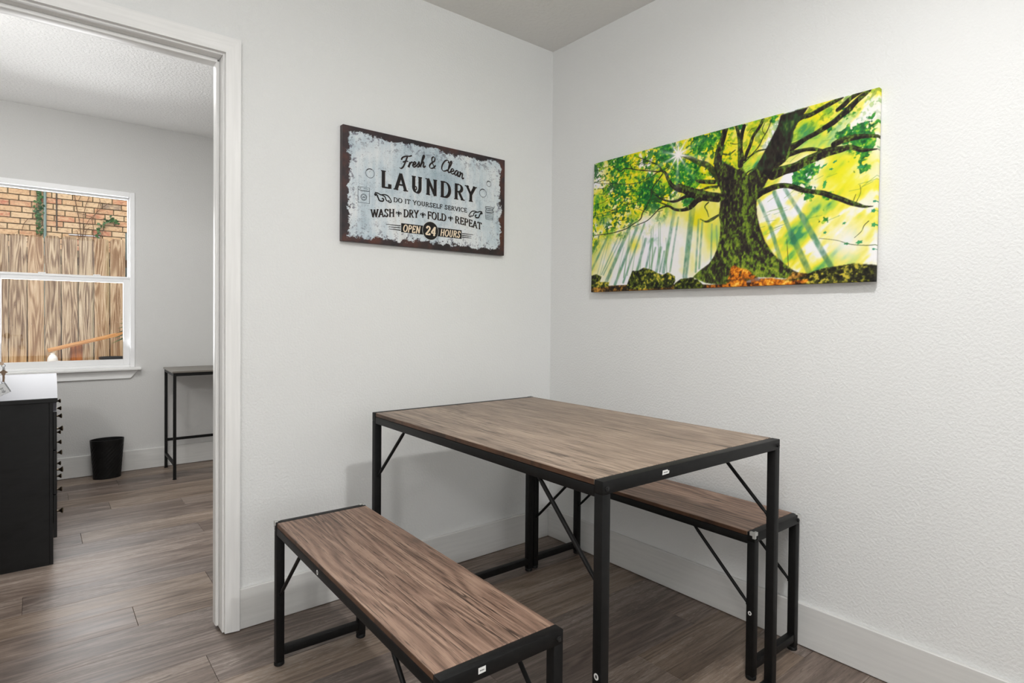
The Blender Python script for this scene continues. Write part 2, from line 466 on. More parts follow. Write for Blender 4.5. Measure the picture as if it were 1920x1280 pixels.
def guard(t, sx, sy, hx, hy, H, a=.016, d=.017):
    """clear three-armed protector around one corner"""
    e = .0012
    x0, x1 = sorted((sx * (hx + e), sx * (hx - a))); y0, y1 = sorted((sy * (hy + e), sy * (hy - a)))
    ox0, ox1 = sorted((sx * (hx + e), sx * (hx + .0002))); oy0, oy1 = sorted((sy * (hy + e), sy * (hy + .0002)))
    n = .007
    nx0, nx1 = sorted((sx * (hx + e), sx * (hx - n))); ny0, ny1 = sorted((sy * (hy + e), sy * (hy - n)))
    m = MB()
    m.box(x0, x1, ny0, ny1, H + .0006, H + .0018).box(nx0, nx1, y0, y1, H + .0006, H + .0018)
    m.box(ox0, ox1, y0, y1, H - .009, H + .0016).box(x0, x1, oy0, oy1, H - .009, H + .0016)
    m.box(ox0, ox1, ny0, ny1, H - d, H - .009).box(nx0, nx1, oy0, oy1, H - d, H - .009)
    tag(m.build('corner_guard', CLEAR, t), 'clear plastic corner guard')

def sticker(t, x, y, z, wd, h, axis, torn=False):
    if axis == 'y':
        M_ = AX((1, 0, 0), (0, 0, 1), (0, -1, 0), (x, y, z))
    else:
        M_ = AX((0, -1, 0), (0, 0, 1), (-1, 0, 0), (x, y, z))
    a, b = wd / 2, h / 2
    pts = [(-a, -b), (a, -b * .9), (a, b), (-a, b)] if not torn else [(-a, -b), (a * .9, -b * .8), (a, b * .4), (a * .6, b * .5), (a * .5, b), (-a * .9, b)]
    s_ = MB().prism(pts, .0004, M_).build('sticker', STICK, t); tag(s_, 'small white sticker')
    k = MB(); rr = random.Random(3)
    n = 6
    for i in range(n):
        xa = -a * .62 + i * a * 1.24 / n
        k.prism([(xa, -b * .22), (xa + a * .15, -b * .22 + b * .1 * rr.random()), (xa + a * .15, b * (.1 + .15 * rr.random())), (xa, b * .2)], .0005, M_)
    k.build('print', INK, s_)

def dot(t, x, y, z, r):
    M_ = AX((0, -1, 0), (0, 0, 1), (-1, 0, 0), (x, y, z))
    s_ = MB().prism([(r * math.cos(a), r * 1.1 * math.sin(a)) for a in [i * math.pi / 10 for i in range(20)]], .0004, M_).build('sticker', STICK, t)
    tag(s_, 'small round sticker')
    MB().prism([(r * .45 * math.cos(a), r * .6 * math.sin(a)) for a in [i * math.pi / 5 for i in range(10)]], .0005, M_).build('print', INK, s_)

t, hx, hy, H = frame_set('dining_table', 'brown wood-grain dining table with black steel frame in the room corner', 'table',
                         -.7098, -.7957, R(-.5831), .7352, 1.1085, .75, TABLEWOOD, .0125)
guard(t, 1, 1, hx, hy, H)
sticker(t, -.157, -hy - .0001, H - .0125, .0255, .0105, 'y', True)
dot(t, -hx - .0001, -hy + .0125, .335, .0065)
GRP = 'matching wood and steel benches'
t, hx, hy, H = frame_set('bench', 'low wood-seated steel bench standing clear on the doorway side of the table', 'bench',
                         -1.2879, -.79675, R(-1.3707), .2930, 1.0123, .4485, BENCHWOOD, .0125, GRP)
guard(t, -1, 1, hx, hy, H); guard(t, 1, 1, hx, hy, H)
sticker(t, -.057, -hy - .0001, H - .0115, .0165, .0115, 'y')
dot(t, -hx - .0001, .118, H - .025, .0058)
t, hx, hy, H = frame_set('bench', 'low wood-seated steel bench tucked under the table against the right wall', 'bench',
                         -.18125, -.75385, R(-.1581), .2853, 1.0331, .4485, BENCHWOOD, .0125, GRP)
guard(t, -1, -1, hx, hy, H); guard(t, 1, -1, hx, hy, H)
dot(t, -hx - .0001, -hy + .0125, .203, .0058)

# ---------------------------------------------------------------- far room: dresser, bin, desk, keys
def m_lam(name, v):
    k = NT(name, .4, .3)
    n = k.noise(k.co((3, 3, 8)), 3, 5, .7, .8)
    k.color(k.ramp(n, [(.35, (v * .45, v * .45, v * .46, 1)), (.55, (v, v, v * 1.02, 1)), (.75, (v * 1.5, v * 1.5, v * 1.52, 1))]))
    k.L(k.ramp(n, [(.35, G(.3)), (.6, G(.55))]), k.b.inputs['Roughness'])
    return k.m
BLACKLAM = m_lam('black_laminate', .008)
WHITE_SHEEN_LAM = NT('white_edge_and_painted_sheen', .55, .12, base=(.062, .061, .071, 1)).m  # window sheen of the black top put into the colour; also white edge strip
PEWTER = NT('dark_pewter_knob', .3, .5, 1, lin((120, 108, 92))).m
dx, dy0, dy1 = -1.917, 1.05, 2.405
dr = thing('dresser', 'black six-drawer dresser with window sheen coloured onto its top below the far window', 'dresser', (-2.15, 1.72, 0), R(-1))
o = lambda mb, n, mt, sm=None, par=None: mb.build(n, mt, par or dr, sm)
ox, oy = 2.15, -1.72
bx = lambda x0, x1, y0, y1, z0, z1, b=.001: MB().box(x0 + ox, x1 + ox, y0 + oy, y1 + oy, z0, z1, b)
o(bx(-2.40, -1.944, 1.062, 1.080, 0, .706), 'side_panel', BLACKLAM)
o(bx(-2.40, -1.944, 2.375, 2.393, 0, .706), 'side_panel', BLACKLAM)
o(bx(-2.40, -2.385, 1.08, 2.375, .03, .706), 'back_panel', BLACKLAM)
for ya, yb in ((1.064, 1.105), (1.70, 1.75), (2.35, 2.391)): o(bx(-1.944, -1.931, ya, yb, 0, .706), 'face_stile', BLACKLAM)
o(bx(-1.943, -1.932, 1.105, 1.70, .05, .115), 'toe_rail', BLACKLAM); o(bx(-1.943, -1.932, 1.75, 2.35, .05, .115), 'toe_rail', BLACKLAM)
tp = o(bx(-2.41, dx + .002, dy0, dy1, .7065, .7245, .0012), 'top_board', BLACKLAM)
tag(o(bx(-2.409, dx + .001, dy0 + .001, dy1 - .001, .7246, .7256, .0002), 'top_painted_sheen', WHITE_SHEEN_LAM), 'thin sheet coloured as window sheen on the black top')
tag(o(bx(-1.931, -1.9185, 1.064, 1.09, .668, .7055, .0004), 'edge_chip', WHITE_SHEEN_LAM), 'bare white strip below the top')
knob_p = [(0, 0), (.0050, 0), (.0045, .006), (.0062, .011), (.0112, .017), (.0128, .020), (.0110, .0225), (.006, .0235), (0, .0238)]
for ri, (z0, z1) in enumerate(((.498, .664), (.304, .494), (.115, .300))):
    for (y0, y1, ks) in ((1.064, 1.765, (1.22, 1.64)), (1.77, 2.391, (1.95, 2.30))):
        dw = bx(-1.9305, -1.9175, y0, y1, z0, z1, .0015).build('drawer', BLACKLAM, dr)
        zc = (.566, .378, .189)[ri]
        for ky in ks:
            MB().lathe(knob_p, 16, (-1.9175 + ox, ky + oy, zc), AX((0, 1, 0), (0, 0, 1), (1, 0, 0))).build('knob', PEWTER, dw, 35)

# oval waste bin with slanting ribs
BINP = m_metal('black_bin_plastic', .010, .38)
b = bmesh.new(); NS, NZ = 160, 48
rings = []
for i in range(NZ + 1):
    f = i / NZ; z = .257 * f
    a_, c_ = .0775 + .0185 * f, .053 + .018 * f
    row = []
    for k in range(NS):
        th = 2 * math.pi * k / NS
        env = min(1, max(0, (f - .05) / .05)) * min(1, max(0, (.88 - f) / .06))
        rb = 1 - .034 * env * (.5 + .5 * math.sin(22 * th - 60 * f * 1.0))
        row.append(b.verts.new((a_ * rb * math.cos(th), c_ * rb * math.sin(th), z)))
    rings.append(row)
inner = []
for f in (1.0, .03):
    a_, c_ = .0735 + .0185 * f, .049 + .018 * f
    inner.append([b.verts.new((a_ * math.cos(2 * math.pi * k / NS), c_ * math.sin(2 * math.pi * k / NS), .257 * f)) for k in range(NS)])
allr = rings + inner
for r0, r1 in zip(allr, allr[1:]):
    for k in range(NS): b.faces.new((r0[k], r0[(k + 1) % NS], r1[(k + 1) % NS], r1[k]))
b.faces.new(rings[0][::-1]); b.faces.new(inner[-1])
mbn = MB(); mbn.merge(b)
tag(mbn.build('waste_bin', BINP, smooth=50, loc=(-1.634, 2.575, .001), rot=(0, 0, R(4))), 'small black oval waste bin with slanting ribs by the baseboard', 'bin')

# narrow desk, right end behind the door jamb
dk = thing('side_desk', 'narrow grey-topped desk with thin black legs against the far wall', 'desk', (-.85, 2.44, 0), R(-1.2))
DT = NT('grey_desk_top', .35, .5, base=lin((112, 106, 98))).m
x0, x1, y0, y1 = -.452, .46, -.212, .205
MB().box(x0, x1, y0, y1, .7055, .7165, .001).build('desk_top', DT, dk)
q = .018
for (xx, yy) in ((x0 + .006, y0 + .004), (x0 + .006, y1 - .004 - q), (x1 - .006 - q, y0 + .004), (x1 - .006 - q, y1 - .004 - q)):
    lg = MB().box(xx, xx + q, yy, yy + q, .006, .7055, .001).build('leg', STEEL, dk)
    MB().lathe([(0, 0), (.012, 0), (.012, .004), (.006, .008), (0, .008)], 14, (xx + q / 2, yy + q / 2, 0)).build('foot', STEEL2, lg)
for yy in (y0 + .004, y1 - .004 - q):
    MB().box(x0 + .006 + q, x1 - .006 - q, yy + .001, yy + q - .001, .684, .7053, .001).build('apron_bar', STEEL, dk)
MB().box(x0 + .006 + q, x1 - .006 - q, y1 - q - .003, y1 - .006, .190, .208, .001).build('stretcher', STEEL, dk)
for xx in (x0 + .006, x1 - .006 - q):
    MB().box(xx + .001, xx + q - .001, y0 + .004 + q, y1 - .004 - q, .090, .108, .001).build('stretcher', STEEL, dk)
    MB().box(xx + .001, xx + q - .001, y0 + .004 + q, y1 - .004 - q, .684, .7053, .001).build('apron_bar', STEEL, dk)

# keys hanging from the lock of the open door
KEYM = NT('nickel_brass_key', .38, .5, 1, lin((172, 150, 130))).m
KEYD = NT('dark_key', .45, .5, 1, lin((120, 102, 86))).m
CHAIN = NT('chain_steel', .3, .5, 1, lin((90, 92, 95))).m
ky = thing('key_bunch', 'keys and a white tag hanging from the door lock above the dresser', 'keys', (-2.105, .85, .8945))
def krev(): return AX((1, 0, 0), (0, 0, 1), (0, -1, 0))
circ = lambda r, cx=0, cz=0, n=20, e=1: [(cx + r * math.cos(2 * math.pi * i / n), cz + e * r * math.sin(2 * math.pi * i / n)) for i in range(n)]
MB().prism([(.0005, -.0065), (.0065, -.0075), (.0105, 0), (.0065, .0075), (.0005, .0065), (-.004, .003), (-.0705, .003), (-.0705, -.003), (-.004, -.003)], .002, XZ((0, .001, 0))).build('lock_key', KEYM, ky)
def torus(mb, c, r, rr, M_, n=18):
    pts = [M_ @ Vector((r * math.cos(2 * math.pi * i / n), r * math.sin(2 * math.pi * i / n), 0)) + Vector(c) for i in range(n + 1)]
    return mb.tube(pts, rr, 6, False)
E3 = Matrix.Identity(3)
mx_ = Matrix.Rotation(R(90), 3, 'X')
m = MB(); torus(m, (.0085, 0, -.009), .0055, .0009, mx_); torus(m, (.0090, 0, -.0175), .004, .0009, Matrix.Rotation(R(60), 3, 'Z') @ mx_); torus(m, (.009, 0, -.0235), .0038, .0009, mx_)
m.build('chain', CHAIN, ky, 60)
bow = [(-.004, .0), (-.0015, .0035), (.0015, .0035), (.004, 0), (.0125, -.0065), (.0125, -.0085), (.0060, -.0125), (.0050, -.018), (.0038, -.0195), (.0038, -.026), (.0046, -.028), (.0034, -.0305), (.0044, -.034), (.0030, -.037), (.0036, -.042), (0, -.0465), (-.0034, -.043), (-.0034, -.0195), (-.0050, -.018), (-.0060, -.0125), (-.0125, -.0085), (-.0125, -.0065)]
MB().prism(bow, .002, XZ((.0085, .001, -.0270))).build('hanging_key', KEYD, ky)
m = MB(); torus(m, (.0075, 0, -.0735), .0045, .0009, mx_); m.build('split_ring', CHAIN, ky, 60)
m = MB(); torus(m, (.0085, 0, -.0255), .003, .0008, Matrix.Rotation(R(90), 3, 'Z') @ mx_); m.build('split_ring', CHAIN, ky, 60)
TAGM = NT('white_plastic_tag', .3, .5, base=(.74, .75, .76, 1)).m
TAGF = NT('tag_frame', .3, .5, base=(.30, .31, .32, 1)).m
tg = bpy.data.objects.new('key_tag', None)
rot2 = R(27)
def tagp(x, z): c, s_ = math.cos(rot2), math.sin(rot2); return (.0085 + x * c - z * s_, -.0755 + x * s_ + z * c)
def tpoly(pts, th, yoff): return MB().prism([tagp(*p) for p in pts], th, XZ((0, yoff, 0)))
bpy.data.objects.remove(tg)
tgo = tpoly([(-.032, 0), (.004, 0), (.0055, -.0015), (.0055, -.041), (-.032, -.041)], .003, .0015).build('key_tag', TAGF, ky)
tpoly([(-.031, -.001), (.0005, -.001), (.0005, -.040), (-.031, -.040)], .0034, .0016).build('tag_face', TAGM, tgo)
m = MB()
for (xa, xb, za) in ((-.022, -.009, -.0165), (-.0205, -.0105, -.0192), (-.022, -.008, -.0300), (-.021, -.010, -.0325), (-.019, -.011, -.0350)):
    m.prism([tagp(*p) for p in ((xa, za), (xb, za), (xb, za + .0013), (xa, za + .0013))], .0002, XZ((0, -.0018, 0)))
pts = circ(.0032, -.0155, -.0245, 14); inn = circ(.0020, -.0155, -.0245, 14)
for i in range(14):
    if i in (3, 4): continue
    j = (i + 1) % 14
    m.prism([tagp(*p) for p in (pts[i], pts[j], inn[j], inn[i])], .0002, XZ((0, -.0018, 0)))
m.build('print', INK, tgo)
# ---------------------------------------------------------------- yard behind the window
YG = .42
EARTH = NT('yard_soil', .9, .1)
EARTH.color(EARTH.ramp(EARTH.noise(EARTH.co(), 6, 5, .7), [(.3, (70, 58, 44)), (.7, (128, 112, 88))]))
struct(MB().box(-9, 5, D + WT + .05, 12, YG - .2, YG), 'yard_ground', EARTH.m, 'bare ground of the yard outside the window', 'ground')

def m_picket():
    k = NT('weathered_picket', .75, .15)
    w_ = k.math('MULTIPLY', k.random(), 60)
    o = k.sep(k.tc.outputs['Object'])
    A = lambda sx, sz: k.co((sx, 1, sz))
    ring = k.noise(A(11, .8), 1, 2, .45, .2, w_)
    b = k.math('MULTIPLY_ADD', k.math('SINE', k.math('MULTIPLY', ring, 85)), .5, .5)
    big = k.noise(A(16, .8), 1, 4, .65, .3, w_)
    fine = k.noise(A(120, 3), 1, 3, .65, 0, w_)
    f = k.math('ADD', k.math('MULTIPLY', b, .15), k.math('ADD', k.math('MULTIPLY', big, .40), k.math('MULTIPLY', fine, .45)))
    new = k.ramp(f, [(.30, (124, 84, 48)), (.43, (182, 140, 92)), (.56, (206, 172, 126)), (.74, (224, 204, 170))])
    old = k.ramp(f, [(.32, (66, 50, 38)), (.44, (122, 102, 82)), (.55, (178, 160, 132)), (.72, (216, 204, 178))])
    up = k.math('ADD', o[2], k.math('MULTIPLY', k.noise(A(6, 2), 1, 3, .6, 0, w_), .6))
    c = k.mix(k.ramp(up, [(.30, G(0)), (.62, G(1))]), new, old)
    gr = k.math('MULTIPLY', k.ramp(k.noise(A(12, .7), 1, 2, .5, 0, w_), [(.55, G(0)), (.7, G(.45))]), k.ramp(o[0], [(.02, G(0)), (.06, G(1))]))
    c = k.mix(gr, c, lin((128, 136, 96)))
    rt = k.random()
    c = k.mix(k.math('MULTIPLY', k.math('FRACT', k.math('MULTIPLY', rt, 7.3)), .25), c, lin((196, 140, 86)))
    k.color(c); k.bump(f, .35, .002)
    return k.m
PICKET = m_picket()
RAIL = NT('fence_rail', .8, .1, base=lin((84, 62, 42))).m
fy = 5.76
fe = thing('picket_fence', 'weathered dog-eared picket fence of upright boards across the yard', 'fence', (-1.8, fy, YG))
NAIL = NT('nail_head', .6, .3, base=lin((52, 46, 42))).m
xs = [-4.04 + .1413 * i for i in range(12)] + [-2.3492, -2.219, -2.0694, -1.930, -1.7878, -1.6461, -1.5051, -1.3615] + [-1.2159 + .1424 * i for i in range(11)]
rp = random.Random(5); nails = MB(); proto = {}
for i, x in enumerate(xs[:-1]):
    wd = min(xs[i + 1] - x, .150) - rp.choice((.007, .009, .011, .006))
    zt = 1.905 + .10 * (x + 2.22) * .3 + rp.uniform(-.008, .008)
    if x > -1.23 and x < -1.2: x += .022; wd -= .02
    h = zt - YG; a = wd / 2; r_ = .034
    top = [(a - r_ * (1 - math.cos(t)), h - r_ * 1.25 * (1 - math.sin(t))) for t in [R(18 * j) for j in range(6)]]
    pts = [(-a, .03), (a, .03)] + top + [(-p[0], p[1]) for p in top[::-1]]
    p = MB().prism(pts, .017, XZ((0, .0085, 0))).build('picket', PICKET, fe, loc=(x + wd / 2 + 1.8, rp.uniform(-.003, .003), 0), rot=(rp.uniform(-.004, .004), rp.uniform(-.004, .004), rp.uniform(-.03, .03)))
    for dx_ in (-.28, .28):
        for z_ in (.555, 1.25):
            nails.lathe([(0, 0), (.0035, 0), (.0035, .002), (0, .002)], 6, (x + wd / 2 + 1.8 + dx_ * wd, -.009, z_ + rp.uniform(-.01, .01)), AX((1, 0, 0), (0, 0, 1), (0, -1, 0)))
tag(nails.build('nail_heads', NAIL, fe), kind='stuff')
for z_ in (.20, .55, 1.20):
    MB().box(-2.4, 2.1, .022, .060, z_, z_ + .085, .003).build('fence_rail', RAIL, fe)
PIPEM = NT('grey_green_metal', .5, .4, base=lin((104, 116, 112))).m
tag(MB().tube([(0, 0, 0), (0, 0, 1.62)], .022, 14).build('downpipe', PIPEM, None, 60, loc=(-1.172, 6.05, YG)), 'dark grey-green pipe rising beside the last fence picket', 'pipe')

# brick wall
def m_brick():
    k = NT('tan_brick', .85, .15)
    r0 = k.random()
    w_ = k.math('MULTIPLY', r0, 50)
    c = k.ramp(r0, [(0, (194, 158, 120)), (.2, (202, 174, 138)), (.36, (190, 142, 108)), (.5, (204, 178, 144)), (.64, (186, 128, 98)), (.76, (198, 164, 128)), (.88, (176, 110, 86)), (.96, (144, 126, 108))], 'CONSTANT')
    n = k.noise(k.co((1, 1, 2)), 18, 4, .7, .3, w_)
    c = k.mix(k.ramp(n, [(.40, G(0)), (.62, G(.7))]), c, lin((210, 182, 144)))
    n2 = k.noise(k.co((1, 1, 1.5)), 30, 3, .7, 0, w_)
    c = k.mix(k.ramp(n2, [(.52, G(0)), (.70, G(.75))]), c, lin((132, 98, 72)))
    k.color(c); k.bump(n2, .5, .003)
    return k.m
BRICK = m_brick()
MORT = NT('mortar', .95, .1)
MORT.color(MORT.ramp(MORT.noise(MORT.co(), 20, 4), [(.35, (96, 84, 62)), (.7, (128, 114, 86))]))
by = 6.65
bw = thing('brick_wall', 'tan and orange brick wall rising behind the picket fence', 'wall', (-2, by, YG))
MB().box(-3.2, 3.2, .008, .25, 0, 2.6).build('mortar_bed', MORT.m, bw)
rb = random.Random(9); CH = .0668; BL = .196
zs = 2.4478 - .0668 * 9
bp_ = None
for r_ in range(14):
    off = (0 if r_ % 2 else BL / 2) + rb.uniform(-.02, .02)
    x = -4.0 - off
    for c in range(20):
        if bp_ is None:
            bp_ = MB().box(-BL / 2 + .0055, BL / 2 - .0055, 0, .04, .005, CH - .005, .003).build('brick', BRICK, bw); o = bp_
        else:
            o = bp_.copy(); COL.objects.link(o)
        o.location = (x + BL / 2 + 2, rb.uniform(-.005, .002), zs + r_ * CH - YG)
        x += BL

# pipe, cables and climbers on the bricks
LEAFM = NT('ivy_leaf', .5, .3)
LEAFM.color(LEAFM.ramp(LEAFM.noise(LEAFM.co(), 14, 2), [(.35, (24, 62, 26)), (.65, (62, 104, 48))]))
LEAFM = LEAFM.m
STEM = NT('dry_vine_stem', .85, .1, base=lin((104, 78, 58))).m
TEAL = NT('weathered_conduit', .5, .4, base=lin((120, 140, 134))).m
tag(MB().tube([(0, 0, 0), (0, 0, 2.30)], .0145, 12).build('conduit', TEAL, None, 60, loc=(-1.921, by - .018, YG)), 'grey-green vertical conduit on the brick wall above the fence', 'pipe')
def ivy_leaf(mb, p, s, rr):
    a = rr.uniform(0, 6.28); tilt = rr.uniform(-.5, .5)
    M_ = Matrix.Translation(p) @ Matrix.Rotation(tilt, 4, 'X') @ Matrix.Rotation(rr.uniform(-.5, .5), 4, 'Z') @ Matrix.Rotation(a, 4, 'Y')
    o5 = [(0, -.5), (.42, -.38), (.30, -.05), (.52, .18), (.18, .22), (0, .62), (-.18, .22), (-.52, .18), (-.30, -.05), (-.42, -.38)]
    mb.prism([(x * s, z * s) for x, z in o5], .0015, M_ @ XZ((0, 0, 0)))
def climber(name, label, stem_pts, r, leaves, n_leaf, size, seed, extra=()):
    t_ = thing(name, label, 'vine', stem_pts[0])
    o0 = Vector(stem_pts[0]); rr = random.Random(seed)
    m_ = MB().tube([Vector(p) - o0 for p in stem_pts], r, 6)
    for e in extra: m_.tube([Vector(p) - o0 for p in e], r * .7, 6)
    m_.build('stem', STEM, t_, 60)
    if n_leaf:
        l_ = MB()
        for i in range(n_leaf):
            f = i / max(1, n_leaf - 1) * (len(leaves) - 1); k_ = min(int(f), len(leaves) - 2); u = f - k_
            p = Vector(leaves[k_]).lerp(Vector(leaves[k_ + 1]), u) - o0
            ivy_leaf(l_, p + Vector((rr.gauss(0, size * .45), -.012 + rr.uniform(-.01, .004), rr.gauss(0, size * .35))), size * rr.uniform(.6, 1.15), rr)
        tag(l_.build('leaves', LEAFM, t_), kind='stuff')
vy = by - .02
climber('ivy', 'dark green ivy climbing along the conduit', [(-1.998, vy, 1.80), (-1.998, vy, 2.1), (-1.995, vy, 2.35), (-1.990, vy, 2.66)], .004,
        [(-1.970, vy, 1.93), (-1.972, vy, 2.12), (-1.982, vy, 2.22), (-1.972, vy, 2.30), (-1.97, vy, 2.40), (-1.968, vy, 2.48), (-1.966, vy, 2.55), (-1.964, vy, 2.66)], 95, .036, 2)
climber('ivy', 'short ivy shoot with green leaves arching over the bricks', [(-1.4182, vy, 1.75), (-1.4182, vy, 2.02), (-1.402, vy, 2.114), (-1.37, vy, 2.183), (-1.3266, vy, 2.24), (-1.2777, vy, 2.268), (-1.2394, vy, 2.248), (-1.2173, vy, 2.222)], .003,
        [(-1.418, vy, 2.02), (-1.402, vy, 2.114), (-1.37, vy, 2.183), (-1.3266, vy, 2.24), (-1.2777, vy, 2.272), (-1.2394, vy, 2.25), (-1.2173, vy, 2.222)], 40, .036, 4,
        [[(-1.395, vy, 2.0), (-1.37, vy, 2.10), (-1.345, vy, 2.19)]])
climber('dry_vine', 'leafless brown vine stems fanning up the bricks', [(-1.58, vy, 1.75), (-1.585, vy, 2.05), (-1.60, vy, 2.22), (-1.625, vy, 2.36), (-1.648, vy, 2.53)], .0045, None, 0, 0, 5,
        [[(-1.565, vy, 1.9), (-1.562, vy, 2.10), (-1.56, vy, 2.28), (-1.535, vy, 2.40), (-1.50, vy, 2.52)],
         [(-1.575, vy, 2.0), (-1.55, vy, 2.13), (-1.50, vy, 2.24), (-1.45, vy, 2.30), (-1.38, vy, 2.39), (-1.30, vy, 2.46)],
         [(-1.61, vy, 2.30), (-1.53, vy, 2.285), (-1.46, vy, 2.26)], [(-1.61, vy, 2.44), (-1.58, vy, 2.52)],
         [(-1.46, vy, 1.95), (-1.462, vy, 2.15), (-1.475, vy, 2.24), (-1.43, vy, 2.33), (-1.40, vy, 2.46)], [(-1.38, vy, 2.39), (-1.40, vy, 2.50)],
         [(-1.60, vy, 1.98), (-1.62, vy, 2.08)], [(-1.55, vy, 1.98), (-1.535, vy, 2.09), (-1.50, vy, 2.14)]])
climber('dry_vine', 'thin arched bare vine left of the conduit', [(-2.13, vy, 2.03), (-2.11, vy, 2.12), (-2.08, vy, 2.17), (-2.04, vy, 2.19), (-1.97, vy, 2.195)], .003, None, 0, 0, 6)
CABLE = NT('dark_cable', .6, .3, base=lin((74, 66, 56))).m
cb = MB().tube([(0, 0, .62), (0, 0, .25), (.002, 0, .05)], .007, 8)
tag(cb.build('cable', CABLE, None, 60, loc=(-1.814, by - .012, 2.02)), 'dark frayed cable hanging on the bricks right of the conduit', 'cable')
WIRE = NT('white_wire', .4, .4, base=(.75, .77, .80, 1)).m
tag(MB().tube([(0, 0, 0), (.30, 0, .004)], .006, 8).build('white_pipe', WIRE, None, 60, loc=(-1.70, by - .0075, 2.035)), 'short white pipe across the bricks just above the pickets', 'pipe')

# leaning lumber, post stub, jug and potted palm in front of the fence
def m_lumber(name, a, b_, c_):
    k = NT(name, .65, .2)
    k.color(k.ramp(k.math('ADD', k.math('MULTIPLY', k.noise(k.co((3, 60, 60)), 1, 4, .6, .3), .7), k.math('MULTIPLY', k.noise(k.co((8, 300, 300)), 1, 2), .3)), [(.35, a), (.5, b_), (.66, c_)]))
    return k.m
LUM = m_lumber('stud_lumber', (150, 94, 48), (196, 140, 84), (220, 172, 118))
L0 = Vector((-1.9112, 5.5, .7132)); L1 = Vector((-.62, 5.56, 1.0530)); dl = L1 - L0
ln = dl.length
bd = MB().box(0, ln, -.019, .019, -.019, .019, .002).build('lumber', LUM, None, None, loc=L0, rot=(0, -math.asin(dl.z / ln), math.atan2(dl.y, dl.x)))
tag(bd, 'brown timber stud slanting across the foot of the fence', 'lumber')
LUM2 = NT('stained_post', .7, .2)
LUM2.color(LUM2.ramp(LUM2.noise(LUM2.co((50, 50, 3)), 1, 3, .6, .3), [(.35, (120, 66, 30)), (.6, (184, 112, 56))]))
tag(MB().box(-.052, .052, -.02, .02, 0, .766 - YG, .002).build('wood_block', LUM2.m, None, None, loc=(-1.672, 5.60, YG)), 'orange-brown wood offcut upright under the slanting timber', 'wood')
JUGM = NT('translucent_white_plastic', .35, .5, base=(.78, .76, .70, 1)).m
jg = thing('plastic_jug', 'white plastic jug standing at the fence under the left end of the timber', 'jug', (-1.874, 5.38, YG))
MB().lathe([(0, 0), (.040, 0), (.043, .01), (.044, .20), (.040, .225), (.024, .252), (.018, .257), (.018, .274), (0, .274)], 20).build('body', JUGM, jg, 40)
MB().tube([(.036, 0, .19), (.058, 0, .19), (.058, 0, .12), (.042, 0, .10)], .006, 8).build('handle', JUGM, jg, 50)
POTM = NT('black_nursery_pot', .4, .4, base=(.008, .009, .011, 1)).m
pl = thing('potted_palm', 'palm leaf plant in a black nursery pot at the right edge of the window', 'plant', (-1.385, 5.28, YG))
MB().lathe([(0, 0), (.085, 0), (.109, .205), (.116, .205), (.116, .225), (.109, .225), (.104, .18), (0, .18)], 32).build('pot', POTM, pl, 40)
SOIL = NT('potting_soil', .95, .1)
SOIL.color(SOIL.ramp(SOIL.noise(SOIL.co(), 70, 3), [(.4, (48, 34, 26)), (.65, (120, 88, 60))]))
MB().lathe([(0, .195), (.05, .20), (.104, .19), (.104, .185), (0, .185)], 24).build('soil', SOIL.m, pl, 40)
PALM = NT('palm_green', .45, .4)
PALM.color(PALM.ramp(PALM.noise(PALM.co(), 9, 2), [(.35, (38, 62, 22)), (.65, (96, 118, 44))]))
PALM = PALM.m
fr_ = [(.09, 0, .18), (.16, 0, .36), (.22, 0, .56), (.25, .02, .74), (.22, .03, .84)]
MB().tube(fr_, [.008, .007, .006, .004, .003], 8).build('stalk', PALM, pl, 60)
for k_ in range(13):
    f = .35 + k_ * .05; i_ = min(int(f * 4), 3); u = f * 4 - i_
    p = Vector(fr_[i_]).lerp(Vector(fr_[i_ + 1]), u)
    for sg in (-1, 1):
        tip = p + Vector((sg * (.19 - .006 * k_), -.03, -.075 + .012 * k_))
        mid = p.lerp(tip, .5) + Vector((0, 0, .012))
        m_ = MB()
        wv = Vector((0, .004, .009))
        for a_, b__, wa, wb_ in ((p, mid, .4, 1), (mid, tip, 1, .1)):
            m_.face([a_ - wv * wa, b__ - wv * wb_, b__ + wv * wb_, a_ + wv * wa])
        bmesh.ops.solidify(m_.bm, geom=m_.bm.faces[:], thickness=.001)
        m_.build('leaflet', PALM, pl)
